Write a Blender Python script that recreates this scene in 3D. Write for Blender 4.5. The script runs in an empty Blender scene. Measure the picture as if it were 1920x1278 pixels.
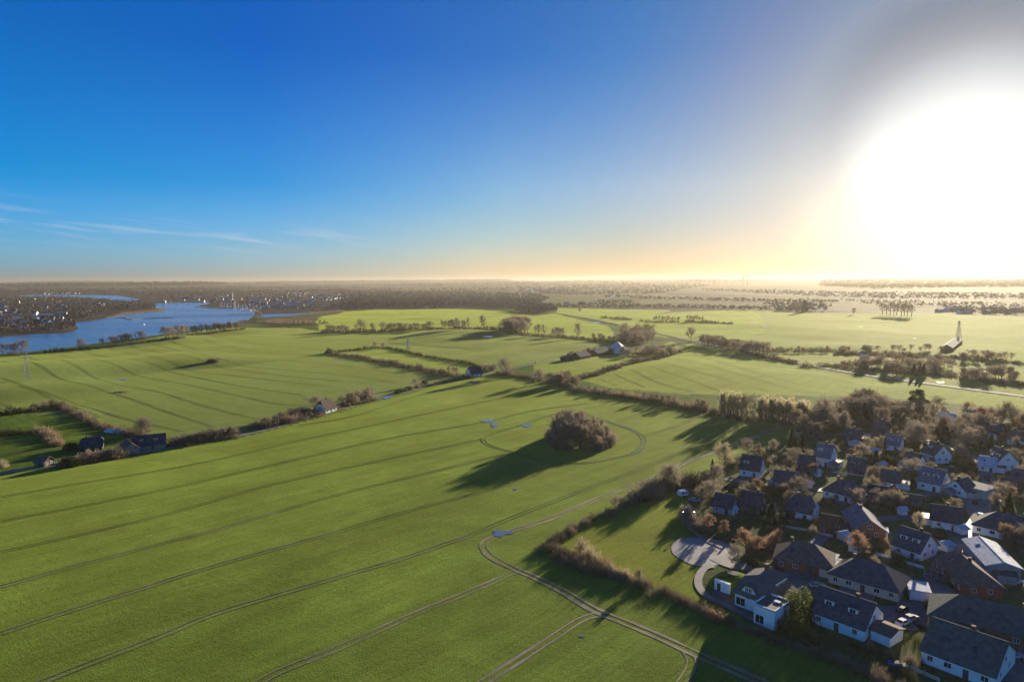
import bpy, math, random
import numpy as np
from mathutils import Vector, Matrix

random.seed(7)
rng = np.random.default_rng(7)
sc = bpy.context.scene
COL = sc.collection

# ---------------------------------------------------------------- camera
CAM_H = 85.0
PITCH = math.radians(5.1)
ROLL = math.radians(0.19)
FPX = 1280.0                      # focal length in pixels of the 1920 wide photograph
camd = bpy.data.cameras.new('camera')
camd.sensor_width = 36.0
camd.lens = 24.0
camd.clip_start = 1.0
camd.clip_end = 90000.0
cam = bpy.data.objects.new('camera', camd)
COL.objects.link(cam)
cam.location = (0, 0, CAM_H)
cam.rotation_euler = (Matrix.Rotation(math.radians(90) - PITCH, 3, 'X') @ Matrix.Rotation(-ROLL, 3, 'Z')).to_euler()
sc.camera = cam

# ---------------------------------------------------------------- sky, sun, exposure
SUN_AZ = math.radians(33.5)
SUN_EL = math.radians(9.2)
SUN_DIR = Vector((math.sin(SUN_AZ) * math.cos(SUN_EL), math.cos(SUN_AZ) * math.cos(SUN_EL), math.sin(SUN_EL)))
world = bpy.data.worlds.new('World')
sc.world = world
world.use_nodes = True
wt = world.node_tree
wt.nodes.clear()
def wn(t, **kw):
    n = wt.nodes.new(t)
    for k, v in kw.items():
        setattr(n, k, v)
    return n
def wmath(op, a, b=None, c=None, clamp=False):
    n = wn('ShaderNodeMath', operation=op, use_clamp=clamp)
    for i, v in enumerate((a, b, c)):
        if v is None: continue
        if isinstance(v, (int, float)): n.inputs[i].default_value = v
        else: wt.links.new(v, n.inputs[i])
    return n.outputs[0]
sky = wn('ShaderNodeTexSky', sky_type='NISHITA', sun_disc=False)
sky.sun_elevation = SUN_EL
sky.sun_rotation = SUN_AZ
sky.altitude = 100
sky.air_density = 1.0
sky.dust_density = 0.6
sky.ozone_density = 4.0
tc = wn('ShaderNodeTexCoord')
nrm = wn('ShaderNodeVectorMath', operation='NORMALIZE')
wt.links.new(tc.outputs['Generated'], nrm.inputs[0])
vdir = nrm.outputs['Vector']
dotn = wn('ShaderNodeVectorMath', operation='DOT_PRODUCT')
wt.links.new(vdir, dotn.inputs[0])
dotn.inputs[1].default_value = SUN_DIR
ang = wmath('ARCCOSINE', wmath('MINIMUM', dotn.outputs['Value'], 1.0))
sep = wn('ShaderNodeSeparateXYZ')
wt.links.new(vdir, sep.inputs[0])
elev = wmath('MAXIMUM', sep.outputs['Z'], 0.0)
angn = wmath('DIVIDE', ang, 1.5, clamp=True)
# colour of the air: deeper blue away from the sun and high up, paler and warmer low down (scattering, all round the sky)
def ramp(stops):
    r = wn('ShaderNodeValToRGB')
    wt.links.new(angn, r.inputs[0])
    el = r.color_ramp.elements
    while len(el) < len(stops): el.new(0.5)
    for e, (p, c) in zip(el, stops):
        e.position = p / 1.5
        e.color = (c[0] / 2, c[1] / 2, c[2] / 2, 1)
    return r.outputs[0]
r_low = ramp([(.12, (.5, .47, .46)), (.24, (.33, .29, .36)), (.43, (.49, .43, .43)), (.65, (.82, .74, .78)), (.94, (.72, .93, 1.44)), (1.22, (.60, 1.0, 1.80)), (1.5, (.62, .95, 1.5))])
r_mid = ramp([(.10, (.60, .56, .54)), (.15, (.46, .42, .41)), (.21, (.46, .415, .40)), (.41, (.54, .54, .61)), (.59, (.52, .65, .78)), (.92, (.11, .61, 1.04)), (1.22, (.01, .70, 1.22)), (1.5, (.28, .76, 1.18))])
r_high = ramp([(.07, (.30, .29, .28)), (.12, (.27, .25, .25)), (.16, (.29, .28, .29)), (.20, (.39, .385, .40)), (.28, (.385, .39, .49)), (.45, (.19, .43, .68)), (.91, (.01, .40, .97)), (1.22, (.008, .55, 1.1)), (1.5, (.25, .68, 1.12))])
def mixc(f, a, b, mode='MIX'):
    n = wn('ShaderNodeMix', data_type='RGBA', blend_type=mode)
    for k, v in (('Factor', f), ('A', a), ('B', b)):
        if isinstance(v, (int, float)): n.inputs[k].default_value = v
        elif isinstance(v, tuple): n.inputs[k].default_value = v
        else: wt.links.new(v, n.inputs[k])
    return n.outputs['Result']
f1 = wmath('DIVIDE', elev, 0.13, clamp=True)
f2 = wmath('DIVIDE', wmath('SUBTRACT', elev, 0.13), 0.17, clamp=True)
tint = mixc(f2, mixc(f1, r_low, r_mid), r_high)
tint2 = mixc(1.0, tint, (2.0, 2.0, 2.0, 1), 'MULTIPLY')
air = mixc(1.0, sky.outputs[0], tint2, 'MULTIPLY')
# aureole close to the sun
g1 = wmath('MULTIPLY', wmath('EXPONENT', wmath('MULTIPLY', wmath('POWER', wmath('DIVIDE', ang, 0.086), 2.0), -1.0)), 1.6)
aur = mixc(1.0, (1.0, 0.95, 0.86, 1), g1, 'MULTIPLY')
full = mixc(1.0, air, aur, 'ADD')
# thin streaks of high cloud low over the horizon
azim = wmath('ARCTAN2', sep.outputs['X'], sep.outputs['Y'])
comb = wn('ShaderNodeCombineXYZ')
wt.links.new(wmath('MULTIPLY', azim, 5.0), comb.inputs[0])
wt.links.new(wmath('MULTIPLY_ADD', sep.outputs['Z'], 70.0, wmath('MULTIPLY', azim, 7.0)), comb.inputs[1])
cn = wn('ShaderNodeTexNoise')
cn.inputs['Scale'].default_value = 1.3
cn.inputs['Detail'].default_value = 6
cn.inputs['Distortion'].default_value = 0.4
wt.links.new(comb.outputs[0], cn.inputs['Vector'])
band = wmath('EXPONENT', wmath('MULTIPLY', wmath('POWER', wmath('DIVIDE', wmath('SUBTRACT', sep.outputs['Z'], wmath('MULTIPLY_ADD', azim, -0.02, 0.055)), 0.022), 2.0), -1.0))
cl = wmath('MULTIPLY', wmath('MULTIPLY', wmath('SUBTRACT', cn.outputs[0], 0.50), 5.0, clamp=True), band)
cl = wmath('MULTIPLY', cl, wmath('MULTIPLY', wmath('SUBTRACT', ang, 0.55), 2.5, clamp=True))
full = mixc(wmath('MULTIPLY', cl, 0.45), full, (3.6, 4.0, 4.6, 1))
add = full.node
bg = wn('ShaderNodeBackground')
bg.inputs['Strength'].default_value = 0.068
wt.links.new(add.outputs['Result'], bg.inputs['Color'])
wo = wn('ShaderNodeOutputWorld')
wt.links.new(bg.outputs[0], wo.inputs['Surface'])

sund = bpy.data.lights.new('sun', 'SUN')
sund.energy = 5.0
sund.angle = math.radians(0.55)
sund.color = (1.0, 0.85, 0.62)
sun = bpy.data.objects.new('sun', sund)
COL.objects.link(sun)
sun.rotation_euler = SUN_DIR.to_track_quat('Z', 'Y').to_euler()

sc.view_settings.view_transform = 'Standard'
sc.view_settings.look = 'None'
sc.view_settings.gamma = 1
sc.view_settings.use_curve_mapping = False
sc.view_settings.exposure = 1.30
sc.cycles.use_denoising = True
sc.cycles.max_bounces = 6
sc.cycles.diffuse_bounces = 2
sc.cycles.glossy_bounces = 2
sc.cycles.volume_bounces = 0
sc.cycles.transparent_max_bounces = 4

# ---------------------------------------------------------------- helpers
def lin(*c): return (c[0], c[1], c[2], 1.0)
cp, sp_ = math.cos(PITCH), math.sin(PITCH)
cr, sr = math.cos(ROLL), math.sin(ROLL)
def dirs(px, py):
    u = (np.asarray(px, float) - 960) / FPX; v = (np.asarray(py, float) - 639) / FPX
    u, v = u * cr + v * sr, -u * sr + v * cr
    return np.stack([u, cp - v * sp_, -sp_ - v * cp], -1)
def to_px(x, y, z):
    x = np.asarray(x, float); y = np.asarray(y, float); z = np.asarray(z, float) - CAM_H
    f = y * cp - z * sp_
    f = np.where(f < 1e-3, 1e-3, f)
    up = y * sp_ + z * cp
    u = x / f; v = -up / f
    u, v = u * cr - v * sr, u * sr + v * cr
    return 960 + u * FPX, 639 + v * FPX

def smooth(a, b, x):
    t = np.clip((x - a) / (b - a), 0, 1)
    return t * t * (3 - 2 * t)
_wr = np.random.default_rng(11)
_waves = []
for lam, amp in ((560, 1.9), (400, 1.1), (300, 1.0), (210, .75), (150, .5), (105, .28), (62, .11)):
    for k in range(3):
        a = _wr.uniform(0, math.pi)
        _waves.append((math.cos(a) * 2 * math.pi / (lam * _wr.uniform(.85, 1.15)), math.sin(a) * 2 * math.pi / lam, _wr.uniform(0, 6.28), amp / 1.5))
_far = []
for lam, amp in ((9000, 13), (5200, 10), (2900, 6.5), (1700, 3.0)):
    for k in range(3):
        a = _wr.uniform(0, math.pi)
        _far.append((math.cos(a) * 2 * math.pi / lam, math.sin(a) * 2 * math.pi / lam, _wr.uniform(0, 6.28), amp))
RIVER_Z = -1.5
def pt(px, py, z=0.0):
    d = dirs(px, py); t = (z - CAM_H) / d[..., 2]
    return np.stack([d[..., 0] * t, d[..., 1] * t], -1)
river_px = [(-700, 648), (0, 626), (63, 621), (130, 618), (150, 613), (151, 608), (144, 601.5), (143, 599), (186, 595), (203, 591), (235, 585), (275, 581.5), (307, 579.5), (315, 577), (312, 575.3), (298, 574), (290, 567.5), (285, 564.5),
            (333, 563.5), (388, 563), (393, 565), (368, 570), (386, 574), (439, 575.5), (484, 581), (466, 584), (487, 586), (540, 585.3), (595, 585.3), (560, 587.5), (498, 591.5), (485, 590.5), (471, 589), (462, 597), (430, 603), (407, 607), (380, 614), (340, 616), (290, 624), (200, 635), (130, 645), (80, 650), (0, 657), (-700, 745)]
inlet_px = [(40, 547.6), (100, 547), (190, 548), (222, 549.5), (245, 553.5), (262, 556), (258, 559), (235, 560), (200, 556.5), (150, 551), (40, 549.6)]
R1 = pt(*np.array(river_px).T, RIVER_Z); R2 = pt(*np.array(inlet_px).T, RIVER_Z)
def poly_sd(P, x, y):
    """signed distance to polygon P (negative inside)"""
    x = np.asarray(x, float); y = np.asarray(y, float)
    best = np.full(x.shape, 1e18); inside = np.zeros(x.shape, bool)
    n = len(P)
    for i in range(n):
        ax, ay = P[i]; bx, by = P[(i + 1) % n]
        ex, ey = bx - ax, by - ay
        t = np.clip(((x - ax) * ex + (y - ay) * ey) / (ex * ex + ey * ey + 1e-12), 0, 1)
        d = (x - ax - t * ex) ** 2 + (y - ay - t * ey) ** 2
        best = np.minimum(best, d)
        c = ((ay > y) != (by > y)) & (x < ex * (y - ay) / (ey if abs(ey) > 1e-9 else 1e-9) + ax)
        inside ^= c
    d = np.sqrt(best)
    return np.where(inside, -d, d)
def in_poly(P, x, y):
    inside = np.zeros(np.shape(x), bool); n = len(P)
    for i in range(n):
        ax, ay = P[i]; bx, by = P[(i + 1) % n]
        inside ^= ((ay > y) != (by > y)) & (x < (bx - ax) * (y - ay) / ((by - ay) if abs(by - ay) > 1e-9 else 1e-9) + ax)
    return inside
VC = (105.0, 300.0)     # the village stands on level ground
def H(x, y):
    x = np.asarray(x, float); y = np.asarray(y, float)
    r = np.hypot(x, y)
    h = np.zeros(np.shape(x))
    for kx, ky, ph, a in _waves:
        h = h + a * np.sin(kx * x + ky * y + ph)
    near = smooth(150, 420, r) * (1 - .6 * smooth(1400, 2600, r))
    vil = 1 - smooth(150, 330, np.hypot((x - 190) / 1.0, (y - 290) / 1.15))
    left = smooth(40, -260, x) * smooth(330, 520, y) * (1 - smooth(1100, 1700, y))
    h = h * near * (1 - .93 * vil) * (.55 + 1.15 * left)
    f = np.zeros(np.shape(x))
    for kx, ky, ph, a in _far:
        f = f + a * np.sin(kx * x + ky * y + ph)
    fa = smooth(4500, 9500, r)
    base = 10 + 20 * smooth(8000, 20000, r) + 18 * smooth(-.1, .6, x / (r + 1)) * smooth(4500, 12000, r)
    h = h + fa * (f * (.8 + .5 * smooth(10000, 24000, r)) + base)
    h = np.where(r > 2500, h, h)
    h = np.where(r < 6500, np.maximum(h, -.6 - .25 * np.exp(-(h + .6) ** 2)), h)
    near_river = (x < 250) & (y > 500) & (y < 6500)
    sd = np.full(np.shape(x), 1e6)
    if np.any(near_river):
        xx, yy = np.broadcast_arrays(x, y)
        m = near_river
        a = np.minimum(poly_sd(R1, xx[m], yy[m]), poly_sd(R2, xx[m], yy[m]))
        if np.ndim(sd) == 0: sd = np.asarray(a).reshape(())
        else: sd[m] = a
    h = np.where(sd < 1e5, h * smooth(0, 110, sd) + (RIVER_Z - .15) * (1 - smooth(0, 25, sd)), h)
    h = np.where(sd < 0, RIVER_Z - .3 - 2.2 * smooth(0, 30, -sd), h)
    return h
def at(px, py, z=0.0, n=500):
    """where the line of sight of these pixels meets the land (plus z)"""
    px = np.atleast_1d(np.asarray(px, float)); py = np.atleast_1d(np.asarray(py, float))
    d = dirs(px, py)
    hd = np.hypot(d[:, 0], d[:, 1])
    ts = np.geomspace(90, 32000, n)
    lo = np.full(len(px), 90.0); hi = np.full(len(px), 32000.0)
    R = ts[None, :] / hd[:, None]
    X = d[:, :1] * R; Y = d[:, 1:2] * R; Z = CAM_H + d[:, 2:3] * R
    below = Z < H(X, Y) + z
    k = np.where(below.any(1), below.argmax(1), n - 1)
    k0 = np.maximum(k - 1, 0)
    i = np.arange(len(px))
    lo, hi = R[i, k0], R[i, k]
    for _ in range(18):
        m = (lo + hi) / 2
        b = CAM_H + d[:, 2] * m < H(d[:, 0] * m, d[:, 1] * m) + z
        hi = np.where(b, m, hi); lo = np.where(b, lo, m)
    P = d * hi[:, None]; P[:, 2] += CAM_H
    return P
def at1(px, py, z=0.0):
    p = at(px, py, z)[0]
    return (float(p[0]), float(p[1]), float(p[2]))

# ---------------------------------------------------------------- objects
def tag(o, label=None, cat=None, group=None, kind=None):
    if label: o['label'] = label
    if cat: o['category'] = cat
    if group: o['group'] = group
    if kind: o['kind'] = kind
    return o
def mesh_np(name, V, F, mats=(), midx=None, smooth_=False):
    """V (n,3); F list of arrays (k,3) or (k,4)"""
    me = bpy.data.meshes.new(name)
    V = np.asarray(V, np.float32)
    if isinstance(F, np.ndarray): F = [F]
    F = [f for f in F if len(f)]
    me.vertices.add(len(V)); me.vertices.foreach_set('co', V.ravel())
    nl = sum(f.size for f in F); npoly = sum(len(f) for f in F)
    me.loops.add(nl); me.polygons.add(npoly)
    me.loops.foreach_set('vertex_index', np.concatenate([f.ravel() for f in F]).astype(np.int32))
    tot = np.concatenate([np.full(len(f), f.shape[1]) for f in F]).astype(np.int32)
    st = np.concatenate([[0], np.cumsum(tot)[:-1]]).astype(np.int32)
    me.polygons.foreach_set('loop_start', st); me.polygons.foreach_set('loop_total', tot)
    for m in mats: me.materials.append(m)
    if midx is not None: me.polygons.foreach_set('material_index', np.asarray(midx, np.int32))
    if smooth_: me.polygons.foreach_set('use_smooth', np.ones(npoly, bool))
    me.update(calc_edges=True)
    return me
def obj(name, me, parent=None, loc=None, rz=0.0):
    o = bpy.data.objects.new(name, me)
    COL.objects.link(o)
    if loc is not None: o.location = loc
    if rz: o.rotation_euler = (0, 0, rz)
    if parent: o.parent = parent
    return o
def empty(name, loc, rz=0.0):
    o = bpy.data.objects.new(name, None)
    o.empty_display_size = .5
    COL.objects.link(o); o.location = loc; o.rotation_euler = (0, 0, rz)
    return o
def copy_tree(o, parent=None):
    c = o.copy(); COL.objects.link(c)
    if parent: c.parent = parent
    for ch in o.children: copy_tree(ch, c)
    return c
class MB:
    def __init__(s): s.v = []; s.f3 = []; s.f4 = []; s.m3 = []; s.m4 = []; s.ng = []; s.mg = []
    def face(s, pts, m=0):
        i = len(s.v); s.v += [tuple(p) for p in pts]
        n = len(pts)
        (s.ng.append(tuple(range(i, i + n))), s.mg.append(m))
    def box(s, x0, y0, z0, x1, y1, z1, m=0):
        p = [(x, y, z) for z in (z0, z1) for y in (y0, y1) for x in (x0, x1)]
        i = len(s.v); s.v += p
        for f in ((0, 2, 3, 1), (4, 5, 7, 6), (0, 1, 5, 4), (2, 6, 7, 3), (0, 4, 6, 2), (1, 3, 7, 5)):
            s.ng.append(tuple(i + k for k in f)); s.mg.append(m)
    def solid(s, pts, faces, m=0):
        i = len(s.v); s.v += [tuple(p) for p in pts]
        for f in faces: s.ng.append(tuple(i + k for k in f)); s.mg.append(m)
    def tube(s, a, b, ra, rb, n=6, m=0, cap=True):
        a = Vector(a); b = Vector(b); d = (b - a)
        if d.length < 1e-6: return
        q = d.to_track_quat('Z', 'Y'); i = len(s.v)
        for c, r in ((a, ra), (b, rb)):
            for k in range(n):
                t = 2 * math.pi * k / n
                s.v.append(tuple(c + q @ Vector((r * math.cos(t), r * math.sin(t), 0))))
        for k in range(n):
            k2 = (k + 1) % n
            s.ng.append((i + k, i + k2, i + n + k2, i + n + k)); s.mg.append(m)
        if cap:
            s.ng.append(tuple(i + n + k for k in range(n))); s.mg.append(m)
            s.ng.append(tuple(i + n - 1 - k for k in range(n))); s.mg.append(m)
    def mesh(s, name, mats, smooth_=False):
        me = bpy.data.meshes.new(name)
        me.from_pydata(s.v, [], s.ng)
        for m in (mats if isinstance(mats, (list, tuple)) else [mats]): me.materials.append(m)
        me.polygons.foreach_set('material_index', s.mg)
        if smooth_: me.polygons.foreach_set('use_smooth', [True] * len(s.ng))
        me.update()
        return me
    def build(s, name, mats, parent=None, loc=None, rz=0.0, smooth_=False):
        return obj(name, s.mesh(name, mats, smooth_), parent, loc, rz)

# ---------------------------------------------------------------- materials
def material(name, col, rough=.8, var=.25, scale=1.0, bump=0.0, bscale=None, spec=.3, metal=0.0, sheen=0.0, coord='Object', rnd=0.0, transl=0.0, detail=4, hue=0.0, col2=None):
    m = bpy.data.materials.new(name); m.use_nodes = True
    t = m.node_tree; N = t.nodes; L = t.links
    p = N['Principled BSDF']
    p.inputs['Roughness'].default_value = rough
    p.inputs['Specular IOR Level'].default_value = spec
    p.inputs['Metallic'].default_value = metal
    if sheen:
        p.inputs['Sheen Weight'].default_value = sheen; p.inputs['Sheen Roughness'].default_value = .5
    co = N.new('ShaderNodeTexCoord'); src = co.outputs['Object']
    if coord == 'World':
        g = N.new('ShaderNodeNewGeometry'); src = g.outputs['Position']
    no = N.new('ShaderNodeTexNoise'); no.inputs['Scale'].default_value = scale; no.inputs['Detail'].default_value = detail
    L.new(src, no.inputs['Vector'])
    mx = N.new('ShaderNodeMix'); mx.data_type = 'RGBA'
    c = np.array(col); c2 = np.array(col2) if col2 else c
    mx.inputs['A'].default_value = lin(*(c * (1 - var))); mx.inputs['B'].default_value = lin(*np.minimum(c2 * (1 + var), .95))
    cr_ = N.new('ShaderNodeMapRange'); cr_.inputs['From Min'].default_value = .32; cr_.inputs['From Max'].default_value = .68
    L.new(no.outputs[0], cr_.inputs['Value']); L.new(cr_.outputs[0], mx.inputs['Factor'])
    out = mx.outputs['Result']
    if rnd:
        oi = N.new('ShaderNodeObjectInfo')
        mr = N.new('ShaderNodeMapRange'); mr.inputs['To Min'].default_value = 1 - rnd; mr.inputs['To Max'].default_value = 1 + rnd
        L.new(oi.outputs['Random'], mr.inputs['Value'])
        hs = N.new('ShaderNodeHueSaturation'); L.new(out, hs.inputs['Color']); L.new(mr.outputs[0], hs.inputs['Value'])
        if hue:
            m2 = N.new('ShaderNodeMath'); m2.operation = 'MULTIPLY_ADD'; m2.inputs[1].default_value = 7.13; m2.inputs[2].default_value = 0
            fr = N.new('ShaderNodeMath'); fr.operation = 'FRACT'
            mh = N.new('ShaderNodeMapRange'); mh.inputs['To Min'].default_value = .5 - hue; mh.inputs['To Max'].default_value = .5 + hue
            L.new(oi.outputs['Random'], m2.inputs[0]); L.new(m2.outputs[0], fr.inputs[0]); L.new(fr.outputs[0], mh.inputs['Value']); L.new(mh.outputs[0], hs.inputs['Hue'])
        out = hs.outputs[0]
    L.new(out, p.inputs['Base Color'])
    if bump:
        n2 = N.new('ShaderNodeTexNoise'); n2.inputs['Scale'].default_value = bscale or scale * 4; n2.inputs['Detail'].default_value = 3
        L.new(src, n2.inputs['Vector'])
        b = N.new('ShaderNodeBump'); b.inputs['Strength'].default_value = 1; b.inputs['Distance'].default_value = bump
        L.new(n2.outputs[0], b.inputs['Height']); L.new(b.outputs[0], p.inputs['Normal'])
    if transl:
        tr = N.new('ShaderNodeBsdfTranslucent'); L.new(out, tr.inputs['Color'])
        ms = N.new('ShaderNodeMixShader'); ms.inputs[0].default_value = transl
        L.new(p.outputs[0], ms.inputs[1]); L.new(tr.outputs[0], ms.inputs[2])
        L.new(ms.outputs[0], N['Material Output'].inputs['Surface'])
    return m

# ---------------------------------------------------------------- land
def field_poly(*p): return np.array(p, float)
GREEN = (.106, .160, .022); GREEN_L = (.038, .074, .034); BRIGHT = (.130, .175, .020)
WOODFLOOR = (.085, .072, .052); ROUGHG = (.135, .150, .045); REED = (.30, .19, .10); VILL = (.105, .12, .038)
# painted in order: what grows on the land (polygons as seen in the photograph)
paint = [
    # far country: patchwork of woods, pasture and ploughland
    (WOODFLOOR, 0, field_poly((-4000, 500), (6000, 500), (6000, 583), (1260, 590), (1040, 584), (930, 578), (640, 584), (560, 583), (470, 590), (300, 620), (150, 640), (-4000, 700))),
    ((.10, .10, .04), 0, field_poly((1000, 541), (1200, 538), (1500, 545), (1920, 548), (2400, 560), (2400, 556), (1920, 541), (1500, 537), (1200, 533), (1000, 535))),
    ((.15, .15, .06), 0, field_poly((700, 540), (810, 537), (1000, 536), (1120, 530), (1240, 532), (1240, 536), (1000, 542), (760, 544))),
    ((.14, .155, .05), 0, field_poly((1060, 553), (1250, 550), (1250, 556), (1050, 558))),
    ((.11, .14, .045), 0, field_poly((1040, 563), (1240, 560), (1420, 561), (1400, 566), (1200, 572), (1040, 574))),
    ((.16, .15, .06), 0, field_poly((1250, 572), (1330, 573), (1400, 574), (1400, 577), (1330, 577), (1240, 576))),
    ((.115, .115, .045), 0, field_poly((1440, 560), (1920, 570), (2500, 590), (2500, 606), (1900, 597), (1560, 586), (1440, 578))),
    ((.115, .11, .045), 0, field_poly((1260, 545), (1600, 552), (1920, 560), (2400, 570), (2400, 548), (1920, 536), (1500, 532), (1260, 536))),
    ((.13, .15, .05), 0, field_poly((1460, 568), (1500, 566), (1500, 574), (1450, 574))),
    # middle distance
    (BRIGHT, 1, field_poly((605, 590), (650, 582), (700, 579), (880, 578), (940, 583), (1000, 592), (1042, 588), (1140, 612), (1165, 640), (1040, 632), (940, 618), (720, 620), (600, 618), (590, 600))),
    (GREEN, 1, field_poly((1042, 578), (1250, 583), (1260, 585), (1180, 605), (1160, 611), (1120, 600), (1042, 588))),
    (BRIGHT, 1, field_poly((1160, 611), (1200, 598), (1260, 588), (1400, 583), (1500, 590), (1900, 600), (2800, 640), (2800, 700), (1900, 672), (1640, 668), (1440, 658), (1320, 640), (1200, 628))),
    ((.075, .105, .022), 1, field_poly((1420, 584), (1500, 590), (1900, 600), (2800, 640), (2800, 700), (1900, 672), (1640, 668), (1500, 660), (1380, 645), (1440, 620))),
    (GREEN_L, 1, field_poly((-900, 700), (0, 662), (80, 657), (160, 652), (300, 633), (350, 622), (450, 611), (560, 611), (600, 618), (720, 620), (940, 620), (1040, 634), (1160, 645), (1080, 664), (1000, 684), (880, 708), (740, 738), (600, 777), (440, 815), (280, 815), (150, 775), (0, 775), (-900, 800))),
    (ROUGHG, 0, field_poly((400, 612), (407, 604), (462, 595), (490, 591), (560, 588), (600, 584), (640, 585), (605, 590), (590, 600), (600, 610), (560, 611), (450, 611))),
    (REED, 0, field_poly((500, 596), (560, 594), (590, 596), (590, 600), (540, 602), (500, 601))),
    (REED, 0, field_poly((560, 583), (640, 579), (655, 582), (600, 585))),
    (REED, 0, field_poly((195, 596), (205, 588), (235, 580), (275, 577), (315, 574), (318, 580), (275, 583), (235, 586.5), (205, 594))),
    ((.10, .15, .035), 1, field_poly((612, 658), (720, 650), (800, 667), (905, 688), (870, 703), (790, 690), (720, 677))),
    ((.12, .17, .03), 1, field_poly((660, 664), (720, 656), (800, 672), (890, 688), (850, 697), (790, 684), (720, 672))),
    (GREEN, 1, field_poly((1000, 684), (1060, 672), (1170, 668), (1260, 640), (1280, 655), (1180, 680), (1080, 712), (1000, 700))),
    (BRIGHT, 1, field_poly((1085, 714), (1180, 684), (1275, 664), (1290, 645), (1385, 661), (1500, 690), (1650, 713), (1920, 752), (2700, 860), (2600, 900), (1920, 778), (1700, 752), (1500, 745), (1280, 742), (1150, 730))),
    ((.13, .15, .035), 1, field_poly((1390, 659), (1500, 655), (1640, 668), (1920, 672), (2800, 720), (2800, 860), (1920, 748), (1500, 685))),
    ((.12, .165, .035), 1, field_poly((1530, 664), (1600, 664), (1640, 668), (1600, 674), (1540, 672))),
    ((.10, .155, .03), 1, field_poly((1800, 640), (2800, 690), (2800, 820), (1950, 712), (1800, 700), (1780, 660))),
    # the big near field
    (GREEN, 1, field_poly((-2500, 1000), (-900, 920), (0, 884), (230, 852), (440, 817), (600, 778), (740, 740), (870, 710), (960, 704), (1050, 722), (1150, 744), (1280, 767), (1400, 788), (1500, 800), (1480, 835), (1390, 850), (1290, 905), (1210, 930), (1070, 990), (1025, 1028), (1240, 1108), (1440, 1195), (1560, 1235), (1800, 1400), (2600, 2000), (900, 4000), (-2500, 4000))),
    (VILL, 0, field_poly((1500, 795), (1480, 835), (1390, 850), (1290, 905), (1230, 935), (1300, 990), (1320, 1120), (1440, 1190), (1560, 1235), (1680, 1300), (2600, 2000), (3200, 1100), (2400, 870), (1920, 775), (1760, 760), (1600, 745), (1530, 765))),
    ((.145, .175, .018), 1, field_poly((1070, 990), (1210, 932), (1280, 920), (1300, 990), (1262, 1010), (1257, 1040), (1310, 1070), (1310, 1110), (1345, 1135), (1440, 1188), (1300, 1140), (1200, 1090), (1100, 1062), (1035, 1030))),
]
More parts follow.
